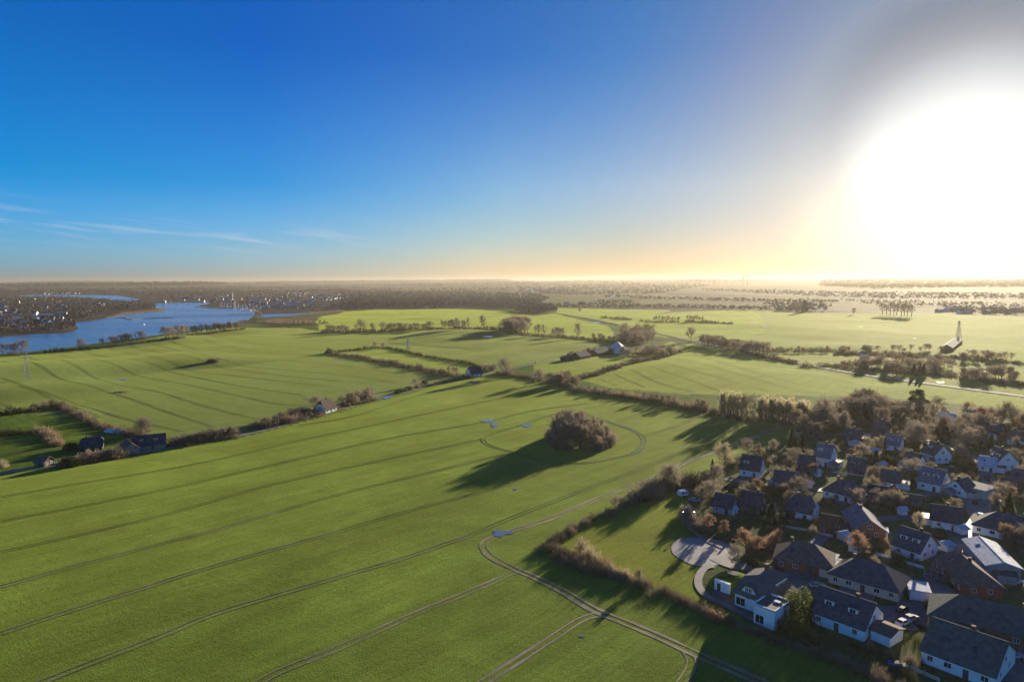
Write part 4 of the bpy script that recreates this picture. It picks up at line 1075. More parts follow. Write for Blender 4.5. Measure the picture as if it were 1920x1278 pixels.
def roof_mesh(L, W, wall, ridge, kind, mat, oh=.5, th=.28):
    """ridge along x, thickness th"""
    m = MB()
    sl = (ridge - wall) / (W / 2)
    ex, ey = L / 2 + oh, W / 2 + oh
    ze = wall - oh * sl
    if kind == 'gable': tops = [(-ex, 0, ridge), (ex, 0, ridge)]
    elif kind == 'hip': q = W / 2 * .92; tops = [(-max(ex - q - oh, .4), 0, ridge), (max(ex - q - oh, .4), 0, ridge)]
    if kind in ('gable', 'hip'):
        b = [(-ex, -ey, ze), (ex, -ey, ze), (ex, ey, ze), (-ex, ey, ze)]
        up = [(x, y, z + th) for x, y, z in b + tops]
        lo = b + [(x, y, z) for x, y, z in tops]
        pts = up + lo
        if kind == 'gable':
            faces = [(0, 1, 5, 4), (2, 3, 4, 5), (7, 6, 10, 11), (9, 8, 11, 10), (6, 7, 1, 0), (8, 9, 3, 2), (1, 7, 11, 5), (5, 11, 8, 2), (3, 9, 10, 4), (4, 10, 6, 0)]
        else:
            faces = [(0, 1, 5, 4), (2, 3, 4, 5), (1, 2, 5), (3, 0, 4), (6, 7, 1, 0), (7, 8, 2, 1), (8, 9, 3, 2), (9, 6, 0, 3), (9, 8, 7, 6)]
        m.solid(pts, faces)
        if kind == 'gable': m.box(-ex, -.14, ridge + th - .06, ex, .14, ridge + th + .07)
    elif kind == 'half':
        c = W * .2; zc = ridge - c * sl
        q = c * .75
        pts = [(-ex, -ey, ze), (ex, -ey, ze), (ex, ey, ze), (-ex, ey, ze), (-ex + q, 0, ridge), (ex - q, 0, ridge),
               (-ex, -c, zc), (-ex, c, zc), (ex, -c, zc), (ex, c, zc)]
        up = [(x, y, z + th) for x, y, z in pts]; P = up + pts; k = 10
        faces = [(0, 1, 8, 5, 4, 6), (2, 3, 7, 4, 5, 9), (8, 9, 5), (7, 6, 4), (k + 1, k + 0, k + 6, k + 4, k + 5, k + 8), (k + 3, k + 2, k + 9, k + 5, k + 4, k + 7),
                 (0, k + 0, k + 1, 1), (2, k + 2, k + 3, 3), (1, k + 1, k + 8, 8), (8, k + 8, k + 9, 9), (9, k + 9, k + 2, 2), (3, k + 3, k + 7, 7), (7, k + 7, k + 6, 6), (6, k + 6, k + 0, 0)]
        m.solid(P, faces)
    elif kind == 'flat':
        m.box(-ex + .2, -ey + .2, wall + .002, ex - .2, ey - .2, wall + .35)
    return m.mesh('roof', mat)
def walls_mesh(L, W, wall, ridge, kind, mat):
    m = MB(); m.box(-L / 2, -W / 2, -.6, L / 2, W / 2, wall)
    if kind in ('gable', 'half'):
        r = ridge - .02
        if kind == 'gable':
            m.solid([(-L / 2, -W / 2, wall), (L / 2, -W / 2, wall), (L / 2, W / 2, wall), (-L / 2, W / 2, wall), (-L / 2, 0, r), (L / 2, 0, r)], [(1, 2, 5), (3, 0, 4), (0, 1, 5, 4), (2, 3, 4, 5)])
        else:
            sl = (ridge - wall) / (W / 2); c = W * .2; zc = ridge - c * sl - .02
            m.solid([(-L / 2, -W / 2, wall), (L / 2, -W / 2, wall), (L / 2, W / 2, wall), (-L / 2, W / 2, wall), (-L / 2, -c, zc), (-L / 2, c, zc), (L / 2, -c, zc), (L / 2, c, zc)],
                    [(1, 2, 7, 6), (3, 0, 4, 5), (0, 1, 6, 4), (2, 3, 5, 7), (4, 6, 7, 5)])
    return m.mesh('wall', mat)
HOUSES = []; HL = []
def house(p1, p2, W, wall, ridge, roof='anth', wl='white', kind='gable', label='', cat='house', name='house', group=None, chim=1, sky_=1, win=True, extra=0.0, z0=None, ext=None):
    a = at1(p1[0], p1[1], ridge); b = at1(p2[0], p2[1], ridge)
    cx, cy = (a[0] + b[0]) / 2, (a[1] + b[1]) / 2
    dx, dy = b[0] - a[0], b[1] - a[1]
    L = math.hypot(dx, dy); rz = math.atan2(dy, dx)
    if kind == 'hip': L += W * .92 - .2
    L = max(L, W * .75) if kind != 'flat' else L
    L += extra
    g = min(float(H(np.array([cx]), np.array([cy]))[0]), 1e9) if z0 is None else z0
    e = empty(name, (cx, cy, g), rz)
    tag(e, label, cat, group)
    obj('wall', walls_mesh(L, W, wall, ridge, kind, WALL[wl]), e)
    ro = obj('roof', roof_mesh(L, W, wall, ridge, kind, ROOF[roof]), e)
    HOUSES.append((cx, cy, math.hypot(L, W) / 2)); HL.append(label)
    sl = (ridge - wall) / (W / 2)
    if chim:
        m = MB(); x = random.choice([-.22, .2, .05]) * L; m.box(x - .35, -.35, ridge - .6, x + .35, .35, ridge + 1.2); m.box(x - .42, -.42, ridge + 1.2, x + .42, .42, ridge + 1.32)
        m.build('chimney', BRICKM, ro)
    if kind == 'flat': sky_ = 0
    for s in range(sky_):
        for side in (-1,):
            x = (-.2 + .36 * s) * L; y = side * W * .26; z = ridge - abs(y) * sl + .30
            m = MB(); n = Vector((0, side * sl, 1)).normalized(); u = Vector((0, side, -sl)).normalized()
            c = Vector((x, y, z)); hw = .45
            P = [c + Vector((sx * hw, 0, 0)) + u * sy * .6 + n * h for h in (-.04, .1) for sy in (-1, 1) for sx in (-1, 1)]
            m.solid(P, [(0, 2, 3, 1), (4, 5, 7, 6), (0, 1, 5, 4), (2, 6, 7, 3), (0, 4, 6, 2), (1, 3, 7, 5)])
            m.build('skylight', GLASS, ro)
    if kind == 'gable' and ridge - wall > 3.9 and win and W < 13:
        for s in (-.22, .22)[:random.choice([1, 2])]:
            m = MB(); yb = -W / 2 * .62; zb = ridge - abs(yb) * sl; xx = s * L
            m.box(xx - 1.1, yb, zb - .4, xx + 1.1, yb + 2.2, zb + 1.45)
            d_ = m.build('dormer', WALL[wl], ro)
            m = MB(); m.box(xx - 1.35, yb - .3, zb + 1.451, xx + 1.35, yb + 2.6, zb + 1.62); m.build('dormer_roof', ROOF[roof], ro)
            window(e, xx, yb - .02, zb + .15, 0, 1.5, 1.1)
    if win and math.hypot(cx, cy) < 420:
        s = random.choice([-1, 1]); m = MB(); m.box(-L * .3, s * (W / 2 + .02), .02, L * .2, s * (W / 2 + 4), .12) if s > 0 else m.box(-L * .3, -W / 2 - 4, .02, L * .2, -W / 2 - .02, .12)
        m.build('patio', M['paving'], e)
        if random.random() < .45:
            m = MB(); sx = random.choice([-1, 1]); x0, x1 = sorted((sx * L / 2 + sx * .01, sx * (L / 2 + 3.4)))
            m.box(x0, -W * .3, -.5, x1, W * .25, 2.4); ex_ = m.build('extension', WALL[wl], e)
            m = MB(); m.box(x0 + .02 * sx, -W * .3 - .25, 2.41, x1 + .2 * sx, W * .25 + .25, 2.6); m.build('extension_roof', ROOF['flat'], ex_)
    if win:
        r = math.hypot(cx, cy)
        hh = 1.25 if wall > 2.2 else .9
        n = max(2, int(L / 3.4))
        side = -1 if True else 1
        for i in range(n):
            x = (i + .5) / n * L - L / 2
            if i == n // 2: door(e, x, -W / 2 - .0, 0)
            else: window(e, x, -W / 2, wall * .32, 0, 1.5 if i % 2 else 1.2, hh)
            if r < 260: window(e, x, W / 2, wall * .32, math.pi, 1.4, hh)
        for s in (-1, 1):
            window(e, s * L / 2, -W * .2, wall * .32, s * math.pi / 2, 1.2, hh)
            window(e, s * L / 2, W * .2, wall * .32, s * math.pi / 2, 1.2, hh)
            if kind in ('gable', 'half') and ridge - wall > 3: window(e, s * L / 2, 0, wall + .4, s * math.pi / 2, 1.5, 1.2)
    return e

# ------ the white thatched house at the edge of the field
def white_house():
    O = (58.23, 172.24); rz = math.radians(-47.66)
    e = empty('thatched_house', (O[0], O[1], float(H(np.array([O[0]]), np.array([O[1]]))[0])), rz)
    tag(e, 'white two storey house with dark thatch, eyebrow dormer and flat roofed wing', 'house')
    m = MB(); m.box(0, 0, -.6, 8, 13, 3.85)
    m.box(3.5, 5, 3.86, 7.75, 12, 6.3)
    m.build('wall', WALL['white'], e)
    # thatch
    m = MB(); t = .35
    b = [(-.7, -.7, 3.5), (8.7, -.7, 3.5), (8.7, 13.7, 3.5), (-.7, 13.7, 3.5)]
    P = [(x, y, z + t) for x, y, z in b] + b + [(.9, 3.0, 7.4), (.6, 9.0, 7.4), (5.3, 2.6, 9.1), (5.0, 9.6, 9.1), (8.15, 4.4, 6.55), (8.15, 12.4, 6.55), (3.0, .9, 6.6), (6.6, .9, 6.3)]
    #     0..3 up, 4..7 low, 8 capA 9 capB 10 ridgeF 11 ridgeB 12 uR 13 uB 14 frontL 15 frontR
    F = [(0, 8, 9, 3), (8, 10, 11, 9), (0, 14, 8), (14, 10, 8), (0, 1, 15, 14), (14, 15, 10), (1, 12, 10, 15), (12, 13, 11, 10), (2, 3, 11), (3, 9, 11), (2, 11, 13), (1, 2, 13, 12),
         (4, 5, 1, 0), (5, 6, 2, 1), (6, 7, 3, 2), (7, 4, 0, 3), (7, 6, 5, 4)]
    F = [f for f in F if f != (1, 2, 13, 12)] + [(1, 2, 13), (1, 13, 12)]
    m.solid(P, F)
    ro = m.build('roof', ROOF['thatch'], e)
    # ridge capping and chimney
    m = MB(); m.solid([(4.7, 2.4, 9.0), (5.8, 2.4, 8.9), (5.5, 9.8, 8.9), (4.4, 9.8, 9.0), (5.25, 2.4, 9.32), (4.95, 9.8, 9.32)], [(0, 1, 4), (2, 3, 5), (1, 2, 5, 4), (3, 0, 4, 5), (3, 2, 1, 0)])
    m.build('ridge_cap', rmat('ridge_thatch', (.17, .15, .13), rough=.9), ro)
    m = MB(); m.box(4.6, 6.4, 8.6, 5.5, 7.4, 10.6); m.box(4.5, 6.3, 10.6, 5.6, 7.5, 10.75); m.build('chimney', BRICKM, ro)
    # right hand gable wall under the lit thatch
    m = MB(); m.solid([(7.9, 5.2, 3.9), (8.25, 5.2, 3.9), (8.25, 12, 3.9), (7.9, 12, 3.9), (7.9, 5.6, 6.5), (8.25, 5.6, 6.5), (8.25, 11.4, 6.5), (7.9, 11.4, 6.5)], [(0, 3, 2, 1), (4, 5, 6, 7), (0, 1, 5, 4), (1, 2, 6, 5), (2, 3, 7, 6), (3, 0, 4, 7)])
    g = m.build('gable', WALL['white'], e)
    window(g, 8.27, 7.0, 4.5, math.pi / 2, 1.1, 1.3); window(g, 8.27, 9.8, 4.5, math.pi / 2, 1.1, 1.3)
    # lean-to below it
    m = MB(); m.solid([(8.7, 4.4, 4.0), (11.6, 4.4, 2.75), (11.6, 14, 2.75), (8.7, 14, 4.0), (8.7, 4.4, 3.75), (11.6, 4.4, 2.5), (11.6, 14, 2.5), (8.7, 14, 3.75)], [(0, 1, 2, 3), (7, 6, 5, 4), (0, 4, 5, 1), (1, 5, 6, 2), (2, 6, 7, 3), (3, 7, 4, 0)])
    m.build('lean_to_roof', ROOF['thatch'], e)
    m = MB(); m.box(8.02, 4.8, -.5, 11.3, 13.6, 2.55); m.build('lean_to_wall', WALL['white'], e)
    # eyebrow dormer in the front slope
    m = MB(); P = [(1.6, -.15, 4.5), (5.9, -.15, 4.5), (4.7, -.15, 6.15), (2.9, -.15, 6.15), (1.6, 2.6, 4.5), (5.9, 2.6, 4.5), (4.7, 2.6, 6.15), (2.9, 2.6, 6.15)]
    m.solid(P, [(0, 1, 2, 3), (5, 4, 7, 6), (0, 4, 5, 1), (1, 5, 6, 2), (2, 6, 7, 3), (3, 7, 4, 0)])
    d = m.build('dormer', WALL['white'], e)
    window(d, 3.3, -.18, 4.75, 0, .9, 1.2); window(d, 4.3, -.18, 4.75, 0, .9, 1.2)
    m = MB(); P = [(1.1, -.5, 4.45), (2.7, -.5, 6.25), (4.9, -.5, 6.25), (6.4, -.5, 4.45), (1.1, 1.0, 4.9), (2.7, 3.2, 6.9), (4.9, 3.2, 6.9), (6.4, 1.0, 4.9)]
    Q = [(x, y, z + .3) for x, y, z in P]
    m.solid(P + Q, [(8, 9, 13, 12), (9, 10, 14, 13), (10, 11, 15, 14), (1, 0, 4, 5), (2, 1, 5, 6), (3, 2, 6, 7), (0, 1, 9, 8), (1, 2, 10, 9), (2, 3, 11, 10)])
    m.build('dormer_thatch', ROOF['thatch'], d)
    # front windows and doors
    window(e, 1.6, -.02, .5, 0, 2.6, 2.1); window(e, 3.6, -.02, 2.9, 0, 1.0, .8); window(e, 6.7, -.02, 2.6, 0, 2.4, .9)
    door(e, 7.3, -.02, 0, .9, 2.1); window(e, 6.3, -.02, .9, 0, .6, 1.3)
    # flat roofed wing
    m = MB(); m.box(8.03, -5.2, -.6, 13.4, 2.6, 4.7); w = m.build('wing_wall', WALL['white'], e)
    window(w, 9.6, -5.22, .5, 0, 2.2, 2.2); window(w, 8.01, -3.2, .5, -math.pi / 2, 1.3, 2.1); window(w, 13.42, -3, 1.2, math.pi / 2, 1.6, 1.2)
    m = MB(); m.box(7.9, -5.35, 4.71, 13.55, 2.75, 4.85); fr = m.build('wing_roof', ROOF['flat'], e)
    m = MB()
    m.box(7.8, -5.45, 4.86, 13.65, -5.2, 5.2); m.box(13.4, -5.2, 4.86, 13.65, 2.85, 5.2); m.box(7.8, 2.6, 4.86, 13.4, 2.85, 5.2); m.box(7.8, -5.2, 4.86, 8.05, 2.6, 5.2)
    m.build('parapet', WALL['white'], fr)
    m = MB(); m.box(10.8, -.6, 4.86, 12.3, .5, 5.15); m.build('skylight', PAINTW, fr)
    HOUSES.append((O[0] + 9, O[1] + 3, 14)); HL.append('white thatched house')
white_house()
# garage sunk in the grass mound
def mound():
    O = np.array([58.23, 172.24]); rz = math.radians(-47.66); c, s = math.cos(rz), math.sin(rz)
    g = float(H(O[:1], O[1:])[0])
    n = 40; m = MB(); rings = []
    for k, q in enumerate((1, .93, .82, .66, .42, .2, 0.0)):
        z = 3.3 * (1 - q ** 2.6) + .02
        rings.append([( -6.3 + (6.6 * math.cos(a) * q), 10.2 + (6.9 * math.sin(a)) * q, z) for a in np.linspace(0, 2 * math.pi, n, endpoint=False)])
    # flatten the side against the garage wall
    V = []; F = []
    for r_ in rings:
        for (x, y, z) in r_:
            if y < 4.75: y = 4.75 + (4.75 - y) * .02
            V.append((x, y, z))
    for k in range(len(rings) - 1):
        for i in range(n):
            F.append((k * n + i, k * n + (i + 1) % n, (k + 1) * n + (i + 1) % n, (k + 1) * n + i))
    V = np.array(V); W = np.stack([V[:, 0] * c - V[:, 1] * s + O[0], V[:, 0] * s + V[:, 1] * c + O[1], V[:, 2] + g], 1)
    gm = material('mound_turf', (.12, .17, .02), .95, .35, .5, .25, 1.6, coord='World', spec=.03)
    tag(obj('grass_mound', mesh_np('grass_mound', W, np.array(F), [gm], smooth_=True)), 'round turfed mound behind the little white garage', 'mound')
    e = empty('garage', (O[0], O[1], g), rz); tag(e, 'little white garage front with dark door built into the grass mound', 'garage')
    m = MB(); m.box(-8.6, 4.2, -.5, -4.1, 5.0, 2.75); m.box(-8.7, 4.1, 2.751, -4.0, 5.1, 2.85); m.build('wall', WALL['white'], e)
    door(e, -7.2, 4.18, 0, 1.0, 2.1); window(e, -5.3, 4.18, 1.3, 0, .45, .45)
    m = MB(); m.box(-10.5, 9.5, 2.55, -6.8, 11.2, 2.64)
    sheet('stone_patch', [tuple((O + np.array([(-6.6 + 1.7 * math.cos(a)) * c - (10.4 + 1.2 * math.sin(a)) * s, (-6.6 + 1.7 * math.cos(a)) * s + (10.4 + 1.2 * math.sin(a)) * c]))) for a in np.linspace(0, 6.28, 14, endpoint=False)], g + 3.36, M['lane'], kind='structure')
mound()
# paths, drive and pitch
def px_sheet(name, pts, lift, mat, smooth_step=None):
    P = at([p[0] for p in pts], [p[1] for p in pts])
    C = catmull(np.vstack([P[:, :2], P[:1, :2]]), 1.5)[:-1] if smooth_step else P[:, :2]
    z = H(C[:, 0], C[:, 1]); 
    return sheet(name, [tuple(c) for c in C], list(np.full(len(C), z.max() + lift)), mat)
px_sheet('pitch', [(1256, 1028), (1262, 1018), (1278, 1011), (1320, 1011), (1352, 1018), (1378, 1034), (1372, 1050), (1340, 1062), (1300, 1062), (1270, 1048), (1258, 1038)], .10, M['pitch'], 1)
rb = Ribbons(); rb.add(px_line([(1340, 1048), (1372, 1062), (1420, 1071), (1480, 1090), (1545, 1112), (1575, 1122)], 1.5), 5.5, 0, .15)
rb.add(px_line([(1485, 1096), (1500, 1112), (1480, 1128)], 1.5), 4.0, 0, .19)
rb.build('drive', M['paving'])
rb = Ribbons(); rb.add(px_line([(1335, 1063), (1318, 1068), (1307, 1085), (1308, 1103), (1322, 1120), (1345, 1132), (1375, 1146), (1400, 1160), (1430, 1178)], 1.2), 2.2, 0, .21)
rb.add(px_line([(1352, 1030), (1320, 1015), (1295, 996), (1280, 975)], 1.2), 1.6, 0, .23)
rb.build('footpath', M['paving'])
px_sheet('terrace', [(1338, 1106), (1361, 1117), (1374, 1136), (1408, 1150), (1412, 1171), (1395, 1163), (1350, 1140), (1330, 1118)], .06, material('dark_paving', (.085, .075, .068), .7, .25, .8, coord='World'))
# village streets
rb = Ribbons()
rb.add(px_line([(1575, 1122), (1610, 1138), (1680, 1150), (1740, 1130), (1790, 1095), (1850, 1090), (1960, 1105)], 2), 5.0, 0, .13)
rb.add(px_line([(1640, 1150), (1690, 1170), (1720, 1140)], 2), 9.0, 0, .12)
rb.add(px_line([(1740, 1130), (1765, 1060), (1810, 1010), (1842, 960), (1850, 900), (1820, 860), (1720, 830), (1600, 818), (1520, 822)], 3), 5.0, 0, .14)
rb.add(px_line([(1842, 960), (1760, 930), (1660, 945), (1560, 925), (1450, 915), (1360, 900)], 3), 4.5, 0, .15)
rb.add(px_line([(1810, 1010), (1700, 975), (1560, 1000), (1520, 1040), (1545, 1090)], 3), 4.5, 0, .16)
rb.build('village_street', M['paving'])
px_sheet('forecourt', [(1812, 940), (1838, 925), (1858, 925), (1855, 985), (1820, 985), (1808, 960)], .2, M['lane'])
px_sheet('yard', [(1880, 1215), (1960, 1230), (1960, 1300), (1860, 1278)], .1, M['paving'])

H_ = house
H_((1537, 1102), (1637, 1136), 11.5, 3.1, 7.4, 'anth', 'white', 'gable', 'large dark gabled bungalow with white walls just right of the thatched house', sky_=2)
H_((1602, 1050), (1655, 1064), 11.5, 2.9, 6.8, 'anth', 'cream', 'hip', 'dark hipped bungalow above the large gabled one')
H_((1750, 1164), (1884, 1210), 15, 3.0, 7.6, 'green', 'white', 'gable', 'long mossy roofed house nearest the bottom right corner', sky_=2)
H_((1795, 1120), (1940, 1152), 13, 3.0, 7.0, 'green', 'brick', 'hip', 'long hipped dark roof with brick walls behind the mossy roofed house', sky_=1)
H_((1488, 1018), (1525, 1024), 11.5, 2.9, 6.8, 'brown', 'brick', 'hip', 'brown hipped house above the drive of the thatched house')
H_((1692, 992), (1738, 1006), 11, 3.0, 7.4, 'anth', 'white', 'gable', 'black roofed house with white walls in the middle of the village')
H_((1606, 948), (1630, 980), 9.5, 3.0, 6.2, 'grey', 'brick', 'gable', 'square grey roofed house turned across the others')
H_((1484, 930), (1526, 938), 11, 3.0, 7.0, 'anth', 'white', 'half', 'dark half hipped house with white front left of the grey square roof')
H_((1396, 922), (1428, 928), 10, 2.8, 6.6, 'dark', 'brick', 'gable', 'black roofed brick house second from the park corner')
H_((1342, 926), (1376, 932), 9, 2.7, 6.0, 'dark', 'grey', 'gable', 'black roofed grey bungalow nearest the park corner')
H_((1392, 854), (1428, 859), 11, 3.2, 8.2, 'dark', 'white', 'gable', 'steep black roof beside the pale willow', ext=1)
H_((1536, 834), (1560, 838), 9, 4.5, 9.5, 'grey', 'white', 'gable', 'bluish grey gabled house below the grove')
H_((1572, 902), (1600, 908), 9.5, 3.0, 7.0, 'anth', 'white', 'hip', 'small hipped house with white porch in the upper village')
H_((1628, 912), (1688, 922), 10, 2.8, 6.0, 'dark', 'brick', 'gable', 'long low black roof left of the street')
H_((1736, 880), (1766, 886), 11, 3.5, 8.2, 'grey', 'white', 'gable', 'tall grey gabled house in the upper village')
H_((1746, 950), (1800, 958), 10, 3.0, 6.8, 'dark', 'white', 'gable', 'black roof with white wall left of the pale forecourt')
H_((1814, 918), (1840, 912), 12, 3.4, 3.6, 'grey', 'cream', 'flat', 'flat grey roof in front of the pale forecourt', chim=0)
H_((1866, 965), (1920, 976), 12, 3.0, 7.0, 'anth', 'white', 'hip', 'dark hipped house at the right edge above the pale roof')
H_((1762, 778), (1790, 782), 10, 4.0, 8.5, 'light', 'white', 'gable', 'pale blue roofed white house at the back of the village')
H_((1814, 774), (1832, 777), 8, 3.5, 7.5, 'grey', 'white', 'gable', 'grey roofed house right of the pale blue one at the back')
H_((1746, 832), (1768, 840), 8, 4.0, 8.5, 'brown', 'white', 'gable', 'narrow white house with brown roof in the back row')
H_((1864, 842), (1890, 852), 9, 4.2, 9.0, 'brown', 'white', 'gable', 'tall white gabled house with blue shade near the right edge')
H_((1838, 860), (1866, 864), 8, 2.8, 6.0, 'light', 'white', 'gable', 'low pale roofed house left of the tall white gable')
H_((1452, 884), (1496, 889), 10, 2.8, 6.4, 'anth', 'cream', 'gable', 'dark gabled house above the half hipped one')
H_((1656, 884), (1684, 888), 9, 3.0, 6.6, 'brown', 'white', 'gable', 'brown roofed house with sunlit yard')
H_((1662, 818), (1690, 822), 9, 3.0, 7.0, 'grey', 'white', 'gable', 'grey roofed house with bright sheds in the back village')
H_((1592, 860), (1622, 864), 9, 3.0, 7.0, 'anth', 'brick', 'gable', 'dark brick house below the bluish gable')
H_((1500, 855), (1524, 858), 8, 2.8, 6.4, 'brown', 'brick', 'gable', 'little brown house left of the bluish gable')
H_((1704, 852), (1724, 856), 8, 3.0, 6.8, 'anth', 'white', 'gable', 'small dark house between the two brown roofed ones')
H_((1800, 806), (1830, 810), 9, 3.0, 6.8, 'brown', 'brick', 'gable', 'brown brick house in the far row of the village')
H_((1852, 796), (1880, 800), 9, 3.0, 6.8, 'anth', 'brick', 'gable', 'dark roof in the far row right of the brown brick one')
H_((1896, 812), (1922, 816), 9, 3.0, 6.8, 'brown', 'white', 'gable', 'brown roof at the right edge in the far row')
H_((1902, 884), (1935, 890), 9, 3.0, 6.8, 'anth', 'brick', 'gable', 'dark house cut by the right edge above the hipped one')
H_((1640, 792), (1664, 795), 9, 3.0, 7.0, 'brown', 'brick', 'gable', 'brown house half hidden in the grove')
H_((1700, 800), (1726, 803), 9, 3.0, 6.6, 'anth', 'brick', 'gable', 'dark house below the two pines')
H_((1588, 806), (1612, 809), 9, 3.0, 6.6, 'brown', 'brick', 'gable', 'brown house at the foot of the grove')
H_((1790, 905), (1812, 900), 8, 2.8, 6.2, 'anth', 'white', 'gable', 'small black house left of the flat grey roof')
H_((1700, 930), (1722, 934), 7, 2.6, 5.4, 'brown', 'wood', 'gable', 'brown boarded outbuilding left of the street', win=False, chim=0, sky_=0, cat='outbuilding')
H_((1545, 968), (1566, 972), 7, 2.6, 5.4, 'red', 'brick', 'gable', 'small red roofed outbuilding left of the grey square roof', chim=0, sky_=0, cat='outbuilding')
H_((1834, 1012), (1880, 1060), 8.5, 3.6, 5.0, 'light', 'grey', 'gable', 'pale sheet roofed house reaching down to the right', chim=0, sky_=1)
H_((1800, 1045), (1826, 1068), 10, 3.0, 6.4, 'brown', 'brick', 'hip', 'brown hipped house beside the pale sheet roof')
H_((1700, 1100), (1738, 1106), 6.5, 2.6, 2.8, 'light', 'white', 'flat', 'flat white roofed garage glaring in the low sun', chim=0, win=False, cat='garage', name='garage')
H_((1648, 1172), (1672, 1182), 6.0, 2.6, 3.4, 'brown', 'white', 'gable', 'brown roofed white garage below the large bungalow', chim=0, win=False, cat='garage', sky_=0, name='garage')
H_((1548, 1046), (1566, 1050), 6, 2.5, 2.7, 'light', 'brick', 'flat', 'pale flat garage right of the brown hipped house', chim=0, win=False, cat='garage', name='garage')
H_((1648, 996), (1662, 998), 4.5, 2.3, 2.5, 'light', 'white', 'flat', 'white carport left of the black roofed house', chim=0, win=False, cat='carport', name='carport')
H_((1592, 1014), (1612, 1018), 4.5, 2.4, 3.2, 'light', 'white', 'gable', 'small pale glasshouse above the hipped bungalow', chim=0, win=False, sky_=0, cat='greenhouse', name='greenhouse')
shed_spots = [(1448, 902), (1480, 960), (1530, 884), (1604, 935), (1652, 870), (1720, 905), (1690, 955), (1560, 870), (1640, 845), (1780, 880), (1800, 990), (1884, 900), (1870, 870), (1425, 900), (1372, 952), (1444, 950), (1600, 830), (1718, 1022), (1770, 1020), (1780, 920), (1860, 820), (1840, 830), (1516, 905), (1690, 870), (1580, 1000), (1890, 1075)]
sheds = ['pale wooden shed', 'dark garden shed', 'white garden shed', 'grey metal shed']
for k, (x, y) in enumerate(shed_spots):
    r_ = ['light', 'dark', 'light', 'grey'][k % 4]; w_ = ['cream', 'wood', 'white', 'grey'][k % 4]
    dd = rng.uniform(-4, 4)
    H_((x - 4, y - dd * .3), (x + 4, y + dd * .3), rng.uniform(2.6, 4), 2.0, 2.7, r_, w_, 'gable', f'{sheds[k % 4]} in a village garden', group=f'{sheds[k % 4]}s', chim=0, win=False, sky_=0, cat='shed', name='garden_shed')

# cars in the village and on the road
def make_car(col, nm):
    body = material(nm + '_paint', col, .7, .05, 2, spec=.1)
    e = empty('parked_car', (0, 0, 0))
    prof = [(-2.15, .35), (2.15, .35), (2.2, .75), (1.9, .92), (1.0, .98), (.35, 1.42), (-1.25, 1.45), (-1.95, 1.0), (-2.2, .9)]
    m = MB(); n = len(prof)
    P = [(x, -.86, z) for x, z in prof] + [(x, .86, z) for x, z in prof]
    P = [(x, y * (.80 if z > 1.3 else 1), z) for x, y, z in P]
    m.solid(P, [tuple(range(n)), tuple(range(2 * n - 1, n - 1, -1))] + [(i + n, (i + 1) % n + n, (i + 1) % n, i) for i in range(n)])
    m.build('body', body, e)
    m = MB(); m.solid([(1.0, -.72, 1.0), (1.0, .72, 1.0), (.4, .66, 1.41), (.4, -.66, 1.41)], [(0, 1, 2, 3)])
    for v in range(4): m.v[v] = (m.v[v][0] + .03, m.v[v][1], m.v[v][2] + .01)
    m.solid([(-1.28, -.66, 1.45), (-1.28, .66, 1.45), (-1.97, .74, 1.03), (-1.97, -.74, 1.03)], [(0, 1, 2, 3)])
    for s in (-1, 1): m.solid([(.85, s * .875, 1.0), (.3, s * .72, 1.39), (-1.15, s * .72, 1.41), (-1.75, s * .875, 1.02)], [(0, 1, 2, 3) if s < 0 else (3, 2, 1, 0)])
    m.build('windows', GLASS, e)
    ty = material('tyre', (.02, .02, .02), .8) if 'tyre' not in bpy.data.materials else bpy.data.materials['tyre']
    for x in (-1.35, 1.35):
        for s in (-1, 1):
            m = MB(); m.tube((0, -.1, 0), (0, .1, 0), .33, .33, 12); m.build('wheel', ty, e, (x, s * .82, .33))
    return e
cars = [make_car(c, n) for c, n in (((.32, .33, .35), 'silver'), ((.04, .05, .07), 'dark_blue'), ((.60, .60, .60), 'white'), ((.05, .05, .05), 'black'), ((.30, .03, .02), 'red'))]
names = ['silver', 'dark blue', 'white', 'black', 'red']
spots = [(1678, 1258, .3, 1, 'at the very bottom by the hedge'), (1688, 1152, 1.2, 3, 'on the yard of the large bungalow'), (1704, 1168, .9, 0, 'by the white wall of the yard'), (1690, 1176, 1.0, 2, 'beside the brown garage'), (1300, 943, .2, 0, 'at the corner by the park thicket'),
         (1530, 1105, .5, 0, 'on the drive'), (1836, 975, 1.5, 2, 'on the pale forecourt'), (1826, 950, 1.5, 4, 'behind the white one on the forecourt'), (1766, 1062, 1.9, 1, 'on the street above the glaring garage'), (1850, 905, 1.6, 3, 'on the street by the flat roof'), (1560, 925, .1, 2, 'on the upper street'), (1450, 916, 0, 0, 'on the upper street by the dark roof'), (1900, 1100, .1, 2, 'on the right hand street'),
         (1620, 822, 0, 2, 'on the back street'), (1740, 836, .2, 0, 'on the back street below the grove'), (1895, 1240, .4, 0, 'in the bottom right yard')]
used = set()
for (x, y, a, k, pl) in spots:
    p = at1(x, y)
    c = cars[k] if k not in used else copy_tree(cars[k]); used.add(k)
    c.location = (p[0], p[1], p[2] + .2); c.rotation_euler = (0, 0, a - .5)
    tag(c, f'{names[k]} car parked {pl}', 'car', 'cars parked in the village')
for i, (x, y) in enumerate([(1155, 609.5), (1148, 608)]):
    p = at1(x, y); c = copy_tree(cars[(2, 3)[i]]); c.location = (p[0], p[1], p[2] + .35); c.rotation_euler = (0, 0, -.9)
    tag(c, ('white', 'black')[i] + ' car driving on the far road', 'car', 'cars on the far road')

